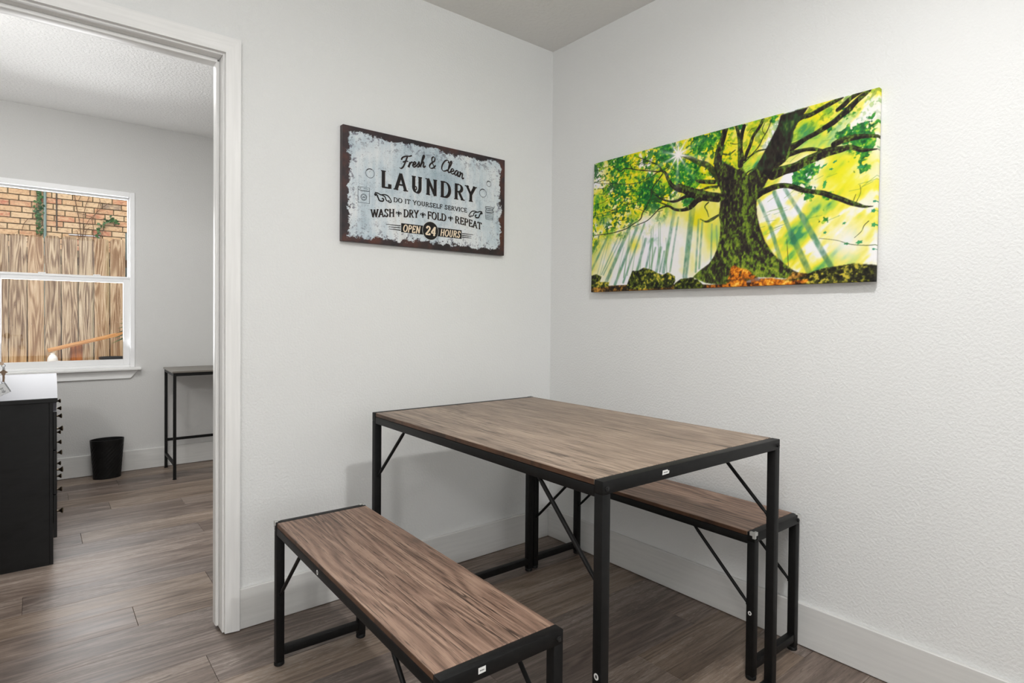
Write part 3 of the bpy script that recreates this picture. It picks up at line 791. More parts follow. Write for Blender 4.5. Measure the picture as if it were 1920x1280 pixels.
# ---------------------------------------------------------------- laundry sign
SW, SH, ST = .779, .440, .026
def m_sign():
    k = NT('rusty_enamel_print', .42, .4)
    o = k.sep(k.tc.outputs['Object'])
    dx_ = k.math('MINIMUM', o[0], k.math('SUBTRACT', SW, o[0])); dz_ = k.math('MINIMUM', o[2], k.math('SUBTRACT', SH, o[2]))
    d_ = k.math('MINIMUM', dx_, dz_)
    n = k.noise(k.co(), 55, 5, .75); n1 = k.noise(k.co(), 14, 3, .6)
    e = k.math('ADD', d_, k.math('ADD', k.math('MULTIPLY', k.math('SUBTRACT', n, .5), .055), k.math('MULTIPLY', k.math('SUBTRACT', n1, .5), .045)))
    pm = k.ramp(e, [(.0235, G(0)), (.0255, G(1))])
    front = k.math('LESS_THAN', o[1], -ST + .001)
    pm = k.math('MULTIPLY', pm, front)
    big = k.noise(k.co((6, 6, 4)), 1, 4, .6, .5)
    streak = k.noise(k.co((60, 1, 4)), 1, 3)
    paint = k.ramp(k.math('ADD', k.math('MULTIPLY', big, .75), k.math('MULTIPLY', streak, .25)), [(.34, (160, 178, 188)), (.47, (194, 206, 213)), (.60, (220, 224, 226)), (.74, (204, 200, 194))])
    sp = k.noise(k.co(), 240, 2, .6)
    paint = k.mix(k.ramp(sp, [(.63, G(0)), (.70, G(.65))]), paint, lin((70, 66, 76)))
    sp2 = k.noise(k.co(), 60, 4, .7)
    edge = k.ramp(e, [(.03, G(1)), (.085, G(.12))])
    paint = k.mix(k.math('MULTIPLY', k.ramp(sp2, [(.53, G(0)), (.60, G(.85))]), edge), paint, lin((96, 92, 108)))
    rust = k.ramp(k.noise(k.co(), 11, 4, .6), [(.38, (38, 33, 37)), (.52, (56, 42, 44)), (.68, (84, 50, 42))])
    k.color(k.mix(pm, rust, paint))
    return k.m
sg = thing('laundry_sign', 'vintage rust-edged laundry sign hanging on the left wall', 'sign', (-1.0971, -.0005, 1.3764))
MB().box(0, SW, -ST, 0, 0, SH, .0015).build('panel', m_sign(), sg)
def ink(name, c): return NT(name, .5, .3, base=lin(c)).m
BLK = ink('sign_black', (24, 20, 22)); BRN = ink('sign_brown', (112, 86, 74)); CREAM = ink('sign_cream', (232, 214, 188)); DISC = ink('sign_disc_edge', (196, 196, 190))
GREYI = ink('sign_line_grey', (58, 60, 66))

def arc(cx, cy, rx, ry, a0, a1, n=12):
    return [(cx + rx * math.cos(R(a0 + (a1 - a0) * i / n)), cy + ry * math.sin(R(a0 + (a1 - a0) * i / n))) for i in range(n + 1)]
def cat(pts, n=6):
    P_ = [pts[0]] + list(pts) + [pts[-1]]; out = []
    for i in range(1, len(P_) - 2):
        for j in range(n):
            t_ = j / n; q = []
            for c in range(len(pts[0])):
                a, b_, c_, d_ = P_[i - 1][c], P_[i][c], P_[i + 1][c], P_[i + 2][c]
                q.append(.5 * (2 * b_ + (c_ - a) * t_ + (2 * a - 5 * b_ + 4 * c_ - d_) * t_ ** 2 + (3 * b_ - a - 3 * c_ + d_) * t_ ** 3))
            out.append(tuple(q))
    return out + [tuple(pts[-1])]
SER = {
 'A': (.78, [[(.07, 0), (.40, 1)], [(.38, 1), (.71, 0)], [(.19, .33), (.58, .33)]], [(.07, 0), (.71, 0)]),
 'C': (.78, [arc(.44, .5, .36, .48, 48, 318, 18), [(.70, .98), (.68, .72)]], []),
 'D': (.84, [[(.16, 0), (.16, 1)], [(.10, .97), (.36, .97)] + arc(.36, .5, .40, .47, 88, -88, 14) + [(.10, .03)]], [(.16, 0), (.16, 1)]),
 'E': (.68, [[(.16, 0), (.16, 1)], [(.08, .97), (.58, .97)], [(.58, 1), (.58, .80)], [(.16, .51), (.46, .51)], [(.46, .62), (.46, .40)], [(.08, .03), (.60, .03)], [(.61, 0), (.61, .22)]], []),
 'F': (.64, [[(.16, 0), (.16, 1)], [(.08, .97), (.58, .97)], [(.58, 1), (.58, .80)], [(.16, .51), (.46, .51)], [(.46, .62), (.46, .40)]], [(.16, 0)]),
 'H': (.86, [[(.17, 0), (.17, 1)], [(.69, 0), (.69, 1)], [(.17, .52), (.69, .52)]], [(.17, 0), (.17, 1), (.69, 0), (.69, 1)]),
 'I': (.36, [[(.18, 0), (.18, 1)]], [(.18, 0), (.18, 1)]),
 'L': (.66, [[(.17, 0), (.17, 1)], [(.08, .03), (.58, .03)], [(.60, 0), (.60, .26)]], [(.17, 1)]),
 'N': (.86, [[(.16, 0), (.16, 1)], [(.14, 1), (.70, 0)], [(.70, 0), (.70, 1)]], [(.16, 0), (.10, 1), (.70, 1)]),
 'O': (.84, [arc(.42, .5, .34, .49, 90, 450, 22)], []),
 'P': (.70, [[(.16, 0), (.16, 1)], [(.08, .97), (.36, .97)] + arc(.36, .73, .25, .24, 88, -88, 10) + [(.16, .49)]], [(.16, 0)]),
 'R': (.78, [[(.16, 0), (.16, 1)], [(.08, .97), (.36, .97)] + arc(.36, .74, .24, .23, 88, -88, 10) + [(.16, .51)], [(.38, .50), (.66, .02)]], [(.16, 0), (.68, 0)]),
 'S': (.66, [cat([(.56, .80), (.46, .96), (.28, .97), (.14, .80), (.22, .60), (.42, .45), (.54, .26), (.42, .05), (.24, .03), (.10, .22)], 4), [(.57, .98), (.56, .74)], [(.09, .02), (.10, .28)]], []),
 'T': (.74, [[(.37, 0), (.37, 1)], [(.06, .97), (.68, .97)], [(.06, 1), (.06, .78)], [(.68, 1), (.68, .78)]], [(.37, 0)]),
 'U': (.82, [[(.17, 1), (.17, .32)] + arc(.41, .32, .24, .30, 180, 360, 12) + [(.65, 1)]], [(.17, 1), (.65, 1)]),
 'V': (.78, [[(.07, 1), (.40, 0)], [(.38, 0), (.71, 1)]], [(.07, 1), (.71, 1)]),
 'W': (1.06, [[(.06, 1), (.32, 0)], [(.30, 0), (.54, .94)], [(.52, .94), (.78, 0)], [(.76, 0), (1.0, 1)]], [(.06, 1), (.53, .97), (1.0, 1)]),
 'Y': (.76, [[(.07, 1), (.38, .46)], [(.69, 1), (.38, .46)], [(.38, .48), (.38, 0)]], [(.07, 1), (.69, 1), (.38, 0)]),
 '2': (.60, [cat([(.08, .74), (.16, .94), (.32, .98), (.48, .80), (.42, .58), (.20, .26), (.06, .05)], 4), [(.06, .05), (.54, .05)], [(.53, 0), (.55, .22)]], []),
 '4': (.64, [[(.44, 0), (.44, 1)], [(.44, .98), (.05, .30)], [(.05, .28), (.60, .28)]], [(.44, 0)]),
}
SCR = {
 'F': (.62, [[(.02, .74), (.10, .93), (.34, .99), (.56, .95), (.72, 1.0)], [(.42, .97), (.36, .60), (.26, .12), (.12, .0), (.0, .10)], [(.16, .52), (.36, .56), (.54, .52)]]),
 'r': (.30, [[(0, .05), (.06, .26), (.08, .45)], [(.09, .44), (.07, .0)], [(.08, .22), (.15, .40), (.24, .44), (.28, .38)]]),
 'e': (.32, [[(0, .12), (.12, .20), (.22, .32), (.17, .45), (.08, .40), (.04, .20), (.10, .02), (.20, .02), (.32, .16)]]),
 's': (.28, [[(0, .08), (.10, .28), (.14, .46), (.18, .28), (.20, .12), (.12, .0), (.02, .06)], [(.16, .03), (.28, .14)]]),
 'h': (.40, [[(0, .08), (.10, .50), (.19, .92), (.14, 1.02), (.08, .80), (.05, .0)], [(.05, .18), (.14, .42), (.22, .44), (.24, .24), (.23, .06), (.30, .0), (.40, .14)]]),
 '&': (.56, [[(.50, .30), (.34, .04), (.14, .0), (.04, .20), (.16, .44), (.34, .64), (.34, .88), (.22, .98), (.12, .84), (.18, .56), (.34, .24), (.50, .0)]]),
 'C': (.50, [[(.44, .78), (.46, .92), (.36, 1.0), (.20, .86), (.08, .50), (.08, .16), (.20, .0), (.36, .06), (.48, .20)]]),
 'l': (.22, [[(0, .08), (.12, .52), (.20, .92), (.14, 1.02), (.07, .76), (.05, .20), (.10, .0), (.22, .14)]]),
 'a': (.36, [[(.25, .42), (.14, .45), (.03, .24), (.06, .02), (.16, .08), (.25, .42)], [(.25, .44), (.24, .10), (.28, .0), (.36, .14)]]),
 'n': (.36, [[(.0, .38), (.06, .45), (.05, .0)], [(.06, .18), (.15, .42), (.22, .42), (.23, .08), (.28, .0), (.36, .14)]]),
}
YL = [0]
class Ink:
    """flat print: ribbons and outlines in sign coordinates (x, z), a hair in front of the panel"""
    def __init__(s, lvl): s.v = []; s.f = []; s.y = -ST - .0002 - .0006 * lvl
    def poly(s, pts):
        s.y -= 1e-6      # overlapping strokes never share a plane
        b0 = len(s.v); s.v += [(p[0], s.y, p[1]) for p in pts]; s.f.append(list(range(b0, b0 + len(pts))))
    def ribbon(s, pts, wf, close=False):
        n = len(pts); L_, R_ = [], []
        for i in range(n):
            a = pts[max(i - 1, 0)] if not close else pts[(i - 1) % n]; b_ = pts[min(i + 1, n - 1)] if not close else pts[(i + 1) % n]
            dx_, dz_ = b_[0] - a[0], b_[1] - a[1]; l_ = math.hypot(dx_, dz_) or 1
            wd = wf(dx_ / l_, dz_ / l_) if callable(wf) else wf
            nx, nz = -dz_ / l_ * wd / 2, dx_ / l_ * wd / 2
            L_.append((pts[i][0] + nx, pts[i][1] + nz)); R_.append((pts[i][0] - nx, pts[i][1] - nz))
        for i in range(n if close else n - 1):
            j = (i + 1) % n
            s.poly([L_[i], L_[j], R_[j], R_[i]])
    def text(s, txt, x0, x1, base, cap, thick, thin, font=SER, slant=0, nib=14, gap=.06, space=.36, off=(0, 0), serif=.17, bold_end=True):
        base_f = base if callable(base) else (lambda x: base)
        tot = sum(space if c == ' ' else font[c][0] + gap for c in txt) - gap
        sx = (x1 - x0) / tot; cx = 0
        wf = lambda dx_, dz_: (thin + (thick - thin) * abs(dz_ * math.cos(R(nib)) + dx_ * math.sin(R(nib)))) * cap
        for c in txt:
            if c == ' ': cx += space; continue
            g_ = font[c]
            mp = lambda p: (x0 + (cx + p[0]) * sx + slant * p[1] * cap + off[0], base_f(x0 + (cx + p[0]) * sx) + p[1] * cap + off[1])
            for st in g_[1]:
                q = st if font is SER else cat(st, 7)
                s.ribbon([mp(p) for p in q], wf)
            if font is SER and serif:
                for p in g_[2]:
                    y_ = p[1] + (-.025 if p[1] > .5 else .025)
                    s.ribbon([mp((p[0] - serif, y_)), mp((p[0] + serif, y_))], thin * cap * 1.1)
            cx += g_[0] + gap
    def build(s, name, mat, label=None):
        me = bpy.data.meshes.new(name); me.from_pydata(s.v, [], s.f); me.materials.append(mat)
        o_ = bpy.data.objects.new(name, me); COL.objects.link(o_); o_.parent = sg
        if label: o_['label'] = label
        if name in ('lettering', 'banner', 'stars', 'scrollwork', 'washer_drawing', 'basket_drawing', 'fleur_ornament', 'bubble'): o_['kind'] = 'stuff'
        return o_
def par3(a, b_, c_):
    (x0, y0), (x1, y1), (x2, y2) = a, b_, c_
    return lambda x: y0 * (x - x1) * (x - x2) / ((x0 - x1) * (x0 - x2)) + y1 * (x - x0) * (x - x2) / ((x1 - x0) * (x1 - x2)) + y2 * (x - x0) * (x - x1) / ((x2 - x0) * (x2 - x1))

bf = par3((.239, .3115), (.395, .3380), (.5516, .3155))
for lvl, off, mt in ((0, (.0013, -.0009), BRN), (1, (0, 0), BLK)):
    k = Ink(lvl)
    for w_, a, b_ in (('Fresh', .237, .357), ('&', .373, .408), ('Clean', .430, .549)):
        k.text(w_, a, b_, bf, .0500, .115, .045, SCR, .010 / .05, 25, -.02, off=off)
    k.build('lettering', mt, 'script lettering Fresh & Clean')
LX = dict(L=(.1564, .199), A=(.2175, .2711), U=(.2926, .3429), N=(.3612, .4151), D=(.4313, .4825), R=(.5004, .5522), Y=(.5614, .6148))
for c, (a, b_) in LX.items():
    top = None
    for lvl, off, mt in ((1, (0, 0), BLK), (0, (.0020, -.0006), BRN)):
        k = Ink(lvl)
        k.text(c, a, b_, .2245, .0675, .205, .055, SER, off=off, serif=.15)
        if c == 'U': k.ribbon([(p[0] + off[0], p[1] + off[1]) for p in cat([(.3015, .246), (.308, .236), (.316, .240), (.314, .250), (.306, .249)], 5)], .004)
        o_ = k.build('letter' if lvl else 'letter_shade', mt, 'large letter ' + c if lvl else None)
        if lvl: top = o_
        else: o_.parent = top
        o_['kind'] = 'stuff'
k = Ink(1)
k.text('DO IT YOURSELF SERVICE', .2125, .5690, .1742, .0178, .23, .12, SER, serif=.13, space=.42)
k.build('lettering', BLK, 'small lettering DO IT YOURSELF SERVICE')
wb_f = par3((.1157, .1012), (.40, .1248), (.6477, .1068))
for lvl, off, mt in ((0, (.0016, -.0008), BRN), (1, (0, 0), BLK)):
    k = Ink(lvl)
    for w_, a, b_ in (('WASH', .1150, .2170), ('DRY', .2575, .3265), ('FOLD', .3690, .4610), ('REPEAT', .5060, .6480)):
        k.text(w_, a, b_, wb_f, .0305, .18, .08, SER, off=off, serif=.14)
    k.build('lettering', mt, 'lettering WASH DRY FOLD REPEAT')
for fx, fz in ((.2362, .1295), (.3477, .1372), (.4841, .1378)):
    s_ = .0135; k = Ink(1)
    pt = lambda l_: [(fx + x * s_, fz + z * s_) for x, z in l_]
    k.poly(pt([(0, 1), (.28, .35), (.14, -.1), (0, -.2), (-.14, -.1), (-.28, .35)]))
    for m_ in (-1, 1):
        k.ribbon(pt(cat([(m_ * .15, -.15), (m_ * .35, .25), (m_ * .70, .38), (m_ * .85, .05), (m_ * .62, -.08)], 4)), .0034)
    k.poly(pt([(-.5, -.15), (.5, -.15), (.5, -.30), (-.5, -.30)])); k.poly(pt([(-.12, -.3), (.12, -.3), (.22, -.7), (0, -1), (-.22, -.7)]))
    k.build('fleur_ornament', BLK)
k = Ink(0)
k.poly([(.2478, .0562), (.5420, .0556), (.5420, .0934), (.2478, .0930)])
for x0_, x1_, z_ in ((.1800, .2455, .0815), (.1930, .2455, .0730), (.1935, .2455, .0640), (.5438, .6045, .0795), (.5438, .5940, .0716), (.5438, .5940, .0638)):
    k.poly([(x0_, z_ - .0014), (x1_, z_ - .0022), (x1_, z_ + .0020), (x0_, z_ + .0006)] if x1_ < .4 else [(x0_, z_ - .0022), (x1_, z_ - .0006), (x1_, z_ + .0014), (x0_, z_ + .0020)])
k.build('banner', BLK, 'black banner behind OPEN 24 HOURS')
k = Ink(1); k.poly([(.3846 + .0392 * math.cos(a), .0752 + .0392 * math.sin(a)) for a in [i * math.pi / 20 for i in range(40)]]); k.build('disc_edge', DISC)
k = Ink(2); k.poly([(.3846 + .0374 * math.cos(a), .0752 + .0374 * math.sin(a)) for a in [i * math.pi / 20 for i in range(40)]]); k.build('disc', BLK)
k = Ink(3)
k.text('OPEN', .2545, .3330, .0595, .0280, .19, .13, SER, .16, 10, .09, serif=.10)
k.text('HOURS', .4310, .5315, .0595, .0280, .19, .13, SER, .16, 10, .09, serif=.10)
k.text('24', .3590, .4090, .0565, .0365, .22, .13, SER, .12, 10, .08, serif=.12)
k.build('lettering', CREAM, 'cream lettering OPEN 24 HOURS')
k = Ink(1)
for sx_, sz_ in ((.2746, .0365), (.2999, .0360), (.3234, .0366), (.4451, .0364), (.4698, .0363), (.4943, .0361)):
    k.poly([(sx_ + (.0045 if i % 2 == 0 else .0019) * math.sin(i * math.pi / 5), sz_ + (.0045 if i % 2 == 0 else .0019) * math.cos(i * math.pi / 5)) for i in range(10)])
k.build('stars', BLK)
for cx_, cz_, r_ in ((.1112, .2719, .0180), (.6544, .2711, .0185), (.6868, .3176, .0125)):
    k = Ink(1)
    k.ribbon([(cx_ + r_ * math.cos(a), cz_ + r_ * math.sin(a)) for a in [i * math.pi / 16 for i in range(32)]], .0017, True)
    k.ribbon([(cx_ + (r_ - .0015) * math.cos(a), cz_ + (r_ - .0015) * math.sin(a)) for a in [R(60 + i * 9) for i in range(11)]], .0028)
    k.build('bubble', GREYI)
k = Ink(1)
k.ribbon([(.0618, .2140), (.1092, .2140), (.1092, .1535), (.0618, .1535)], .0019, True)
k.ribbon([(.063, .2025), (.080, .1995), (.108, .2010)], .0022); k.ribbon([(.066, .2085), (.074, .2085)], .0022); k.ribbon([(.085, .2090), (.105, .2085)], .0012)
for r_ in (.0125, .0095): k.ribbon([(.0855 + r_ * math.cos(a), .1755 + r_ * math.sin(a)) for a in [i * math.pi / 12 for i in range(24)]], .0013, True)
k.ribbon([(.080, .173), (.085, .1765), (.091, .174)], .003)
k.build('washer_drawing', GREYI)
k = Ink(1)
for m_, cx_ in ((1, .1655), (-1, .6170)):
    P_ = lambda l_: [(cx_ + m_ * x, .1845 + z) for x, z in l_]
    dz_ = 0 if m_ == 1 else -.0125
    P_ = lambda l_: [(cx_ + m_ * x, .1845 + dz_ + z) for x, z in l_]
    k.ribbon(P_(cat([(-.036, .010), (-.030, .004), (-.032, .014), (-.022, .015), (-.008, .010), (.006, .013), (.022, .010), (.035, -.004), (.036, -.014), (.026, -.013), (.028, -.006)], 5)), .0046)
    k.ribbon(P_(cat([(-.028, .012), (-.020, -.002), (-.014, -.013), (.000, -.014), (.004, -.006), (-.004, -.003)], 5)), .0058)
    k.ribbon(P_(cat([(-.004, .010), (.010, .004), (.014, -.006), (.022, -.012)], 5)), .0046)
k.build('scrollwork', BLK)
k = Ink(1)
k.ribbon([(.668, .187), (.715, .187), (.711, .1565), (.672, .1565)], .0019, True)
for z_ in (.181, .175, .169, .163): k.ribbon([(.670, z_), (.713, z_)], .0013)
for z_, o_ in ((.1905, 0), (.1985, .003), (.2065, .0)):
    k.ribbon(cat([(.668 + o_, z_ + .004), (.675 + o_, z_ - .001), (.705 - o_, z_ - .001), (.715 - o_, z_ + .004), (.705, z_ + .007), (.675, z_ + .007), (.668 + o_, z_ + .004)], 4), .0024)
k.build('basket_drawing', GREYI)
ART = dict(
 br=[[(0.944,0.617,0.0447),(0.863,0.647,0.0376),(0.789,0.669,0.0318),(0.732,0.707,0.029),(0.699,0.755,0.0259),(0.675,0.8,0.0212),(0.64,0.826,0.0164),(0.615,0.823,0.0107),(0.533,0.844,0.0084),(0.426,0.871,0.0077),(0.372,0.889,0.0069),(0.304,0.903,0.0079),(0.276,0.89,0.0079),(0.235,0.909,0.0062),(0.188,0.95,0.0045)],[(0.647,0.822,0.0115),(0.615,0.866,0.0107),(0.554,0.901,0.0083),(0.459,0.947,0.0068),(0.427,0.963,0.0034)],[(0.372,0.893,0.0069),(0.361,0.917,0.0061),(0.327,0.942,0.0052),(0.282,0.974,0.0035)],[(0.62,0.824,0.0066),(0.532,0.792,0.005),(0.458,0.777,0.0051),(0.349,0.781,0.0061),(0.223,0.805,0.0053),(0.079,0.832,0.0036),(0.004,0.856,0.0028)],[(0.652,0.803,0.0115),(0.614,0.763,0.0099),(0.568,0.718,0.0108),(0.558,0.666,0.01),(0.521,0.597,0.0101),(0.484,0.552,0.011),(0.468,0.512,0.0102),(0.403,0.483,0.0086),(0.325,0.454,0.0078),(0.198,0.439,0.0071),(0.078,0.439,0.0064),(0.003,0.44,0.0046)],[(0.939,0.583,0.0386),(0.889,0.537,0.0265),(0.825,0.528,0.0221),(0.76,0.54,0.0176),(0.702,0.571,0.0146),(0.633,0.562,0.0099),(0.593,0.535,0.0074),(0.531,0.494,0.0067),(0.467,0.478,0.0051),(0.392,0.463,0.0026)],[(0.929,0.612,0.0309),(0.845,0.614,0.0236),(0.77,0.596,0.0192),(0.722,0.6,0.0145),(0.653,0.624,0.0098),(0.604,0.658,0.0083),(0.583,0.669,0.0041)],[(0.702,0.574,0.013),(0.623,0.611,0.0074),(0.593,0.622,0.0033)],[(0.593,0.635,0.005),(0.532,0.637,0.0042),(0.425,0.638,0.0034),(0.314,0.63,0.0035),(0.199,0.608,0.0036),(0.078,0.6,0.0036),(0.003,0.588,0.0028)],[(0.594,0.672,0.0058),(0.532,0.721,0.0059),(0.469,0.741,0.0034)],[(0.899,0.644,0.0156),(0.863,0.671,0.0094),(0.827,0.689,0.0047)],[(0.152,0.818,0.0036),(0.199,0.782,0.0036),(0.128,0.76,0.0027)],[(0.004,0.847,0.0046),(0.079,0.869,0.0036),(0.14,0.897,0.0027)],[(0.03,0.962,0.0037),(0.092,0.95,0.0027),(0.176,0.947,0.0036)],[(0.808,0.899,0.0136),(0.828,0.883,0.0192),(0.874,0.862,0.028),(0.931,0.826,0.0331),(0.994,0.796,0.0382),(1.042,0.75,0.0421),(1.084,0.693,0.0449),(1.124,0.626,0.053)],[(1.122,1.007,0.0372),(1.113,0.959,0.0399),(1.094,0.9,0.0438),(1.079,0.839,0.0536),(1.078,0.785,0.0562),(1.096,0.723,0.0533),(1.136,0.645,0.0476)],[(1.142,0.997,0.0074),(1.133,0.97,0.0053)],[(1.197,0.998,0.0209),(1.21,0.96,0.0208),(1.221,0.905,0.0234),(1.229,0.84,0.0311),(1.234,0.792,0.0414),(1.233,0.746,0.0362)],[(1.25,0.983,0.0258),(1.238,0.942,0.0259),(1.229,0.887,0.0311),(1.229,0.845,0.0311)],[(1.371,0.992,0.0201),(1.35,0.953,0.0202),(1.312,0.907,0.0204),(1.295,0.86,0.023),(1.273,0.814,0.0231),(1.261,0.776,0.0206)],[(1.423,0.975,0.005),(1.402,0.924,0.007),(1.375,0.885,0.008),(1.348,0.837,0.0081),(1.305,0.796,0.0082),(1.256,0.756,0.0072)],[(1.381,0.967,0.004),(1.368,0.933,0.0045),(1.383,0.903,0.0045)],[(1.318,0.954,0.0025),(1.296,0.952,0.0031),(1.28,0.931,0.0026)],[(1.392,0.81,0.008),(1.343,0.81,0.0111),(1.3,0.792,0.0102),(1.272,0.783,0.0072)],[(1.161,0.898,0.0074),(1.19,0.886,0.0052),(1.218,0.882,0.0042)],[(1.109,0.843,0.0085),(1.149,0.83,0.0105),(1.195,0.848,0.0063)],[(1.315,0.707,0.0081),(1.288,0.698,0.0102),(1.271,0.686,0.0103)],[(1.555,0.897,0.0212),(1.564,0.924,0.024),(1.603,0.946,0.0285),(1.649,0.947,0.0259),(1.704,0.964,0.0255),(1.748,0.978,0.0252),(1.791,0.99,0.0204),(1.821,0.995,0.0072)],[(1.795,0.936,0.0227),(1.825,0.954,0.027),(1.858,0.98,0.0246),(1.895,0.995,0.0199),(1.92,0.998,0.0044)],[(1.539,0.786,0.0483),(1.582,0.799,0.0354),(1.629,0.82,0.0283),(1.679,0.835,0.028),(1.72,0.852,0.03),(1.773,0.874,0.0319),(1.816,0.903,0.0316),(1.849,0.924,0.0358),(1.887,0.957,0.0288),(1.923,0.981,0.0263),(1.951,0.996,0.0157)],[(1.443,0.656,0.074),(1.513,0.665,0.0544),(1.576,0.671,0.0536),(1.632,0.692,0.0519),(1.691,0.706,0.0512),(1.753,0.719,0.0504),(1.813,0.718,0.0361),(1.863,0.719,0.0267),(1.923,0.691,0.0219),(1.962,0.685,0.013),(1.993,0.682,0.006)],[(1.454,0.718,0.064),(1.489,0.729,0.0537),(1.524,0.75,0.0388),(1.567,0.754,0.0288),(1.614,0.757,0.0213),(1.665,0.752,0.0211),(1.718,0.734,0.0139)],[(1.78,0.753,0.0319),(1.822,0.765,0.036),(1.884,0.767,0.031),(1.944,0.76,0.0218),(2.002,0.746,0.0155)],[(1.338,0.542,0.051),(1.372,0.558,0.0442),(1.404,0.565,0.0366),(1.453,0.576,0.0341),(1.505,0.576,0.0296),(1.555,0.562,0.0278),(1.614,0.533,0.0289),(1.667,0.515,0.0246),(1.728,0.497,0.0281),(1.773,0.474,0.0297),(1.826,0.448,0.0274),(1.869,0.424,0.0261),(1.911,0.405,0.0212),(1.94,0.393,0.0137),(1.98,0.389,0.0036)],[(1.053,0.675,0.0291),(0.986,0.688,0.0273),(0.943,0.699,0.022),(0.916,0.71,0.0066)],[(1.077,0.641,0.0182),(1.017,0.647,0.0163),(0.967,0.64,0.0137),(0.93,0.641,0.0055)],[(1.088,0.57,0.0588),(1.016,0.588,0.0608),(0.955,0.607,0.0681),(0.891,0.633,0.0624),(0.826,0.667,0.0508),(0.78,0.69,0.0399)],[(0.967,0.591,0.0493),(0.904,0.564,0.0344),(0.865,0.537,0.0252),(0.819,0.527,0.0203)],[(1.016,0.55,0.0098),(0.991,0.527,0.0087),(1.009,0.492,0.0076),(1.021,0.457,0.0043)],[(1.09,0.458,0.0139),(1.045,0.438,0.0216),(1.003,0.428,0.0131),(0.959,0.45,0.0044)],[(1.963,0.315,0.0036),(1.942,0.295,0.0037),(1.929,0.265,0.0032),(1.896,0.235,0.0023)],[(2.005,0.19,0.004),(1.957,0.189,0.0036),(1.874,0.203,0.0037),(1.809,0.229,0.0024),(1.715,0.25,0.0019)],[(1.549,0.095,0.003),(1.541,0.186,0.0035),(1.534,0.262,0.002)],[(1.884,0.424,0.0037),(1.897,0.463,0.0028)],[(1.898,0.417,0.0037),(1.92,0.468,0.0028),(1.916,0.51,0.0018)]],
 trunk=[(1.101,0.637),(1.103,0.568),(1.099,0.504),(1.094,0.457),(1.107,0.397),(1.104,0.318),(1.091,0.256),(1.067,0.199),(1.031,0.154),(0.969,0.116),(0.918,0.076),(0.95,0.058),(1.011,0.032),(1.089,0.02),(1.164,0.016),(1.242,0.019),(1.366,0.052),(1.452,0.046),(1.54,0.035),(1.647,0.053),(1.613,0.063),(1.574,0.083),(1.525,0.122),(1.479,0.167),(1.503,0.134),(1.454,0.187),(1.404,0.262),(1.369,0.351),(1.349,0.424),(1.344,0.49),(1.35,0.549),(1.356,0.567),(1.377,0.608),(1.414,0.641),(1.336,0.708),(1.282,0.676),(1.244,0.733),(1.216,0.723),(1.172,0.754),(1.12,0.787),(1.078,0.721),(1.077,0.646)],
 limb=[(1.479,0.99),(1.463,0.932),(1.411,0.841),(1.358,0.753),(1.315,0.707),(1.277,0.674),(1.356,0.567),(1.387,0.587),(1.454,0.703),(1.514,0.743),(1.554,0.83),(1.557,0.878),(1.579,0.92),(1.607,0.955),(1.638,0.996)],
 btr=[[(0.408,0.538,0.0291),(0.155,0.073,0.0305)],[(0.446,0.472,0.0238),(0.243,0.051,0.0247)],[(0.504,0.473,0.0151),(0.323,0.064,0.0157)],[(0.519,0.362,0.0218),(0.449,0.146,0.0221)],[(0.576,0.355,0.0183),(0.529,0.165,0.0184)],[(0.606,0.294,0.0116),(0.57,0.157,0.0116)],[(0.651,0.29,0.0213),(0.62,0.129,0.0214)],[(0.755,0.527,0.0256),(0.678,0.121,0.026)],[(0.788,0.482,0.0111),(0.733,0.121,0.0113)],[(0.903,0.535,0.0342),(0.854,0.077,0.0345)],[(0.88,0.523,0.0094),(0.84,0.082,0.0094)],[(0.156,0.413,0.0179),(0.002,0.174,0.0184)],[(0.065,0.406,0.0164),(0.002,0.302,0.0166)],[(0.279,0.429,0.0088),(0.107,0.134,0.009)],[(0.313,0.421,0.007),(0.125,0.129,0.0072)],[(0.681,0.262,0.0114),(0.65,0.127,0.0114)],[(0.975,0.426,0.012),(0.96,0.128,0.0121)],[(0.947,0.446,0.0121),(0.935,0.108,0.0121)],[(1.045,0.405,0.0086),(1.046,0.18,0.0086)],[(1.078,0.39,0.0096),(1.091,0.234,0.0096)],[(1.452,0.545,0.0248),(1.559,0.289,0.0242)],[(1.559,0.289,0.0332),(1.666,0.066,0.0324)],[(1.515,0.554,0.0204),(1.617,0.386,0.0199)],[(1.617,0.386,0.0318),(1.683,0.264,0.0313)],[(1.683,0.264,0.0293),(1.781,0.091,0.0286)],[(1.36,0.512,0.0181),(1.436,0.337,0.0178)],[(1.436,0.337,0.0227),(1.503,0.139,0.0224)]],
 blob=[(0.656,0.936,0.098,1),(0.259,0.948,0.106,0.8),(0.79,0.768,0.104,0.8),(0.511,0.708,0.126,0.7),(0.258,0.736,0.15,0.55),(0.873,0.798,0.07,0.8),(0.115,0.535,0.118,-0.7),(0.591,0.337,0.074,-0.5),(0.348,0.572,0.087,-0.4),(0.957,0.934,0.093,1),(1.044,0.966,0.065,1),(0.866,0.759,0.062,0.8),(0.865,0.587,0.056,0.9),(1.219,0.989,0.031,0.9),(1.443,0.982,0.03,0.8),(1.904,0.766,0.084,1),(1.839,0.792,0.054,1),(1.951,0.727,0.052,0.9),(1.742,0.855,0.032,0.7),(1.645,0.641,0.071,0.8),(1.598,0.604,0.062,0.8),(1.922,0.599,0.044,0.6),(1.841,0.918,0.049,0.7),(1.965,0.828,0.048,0.5),(1.653,0.508,0.044,0.7),(1.755,0.484,0.029,0.6),(1.753,0.351,0.053,0.22),(1.903,0.673,0.066,0.33)],
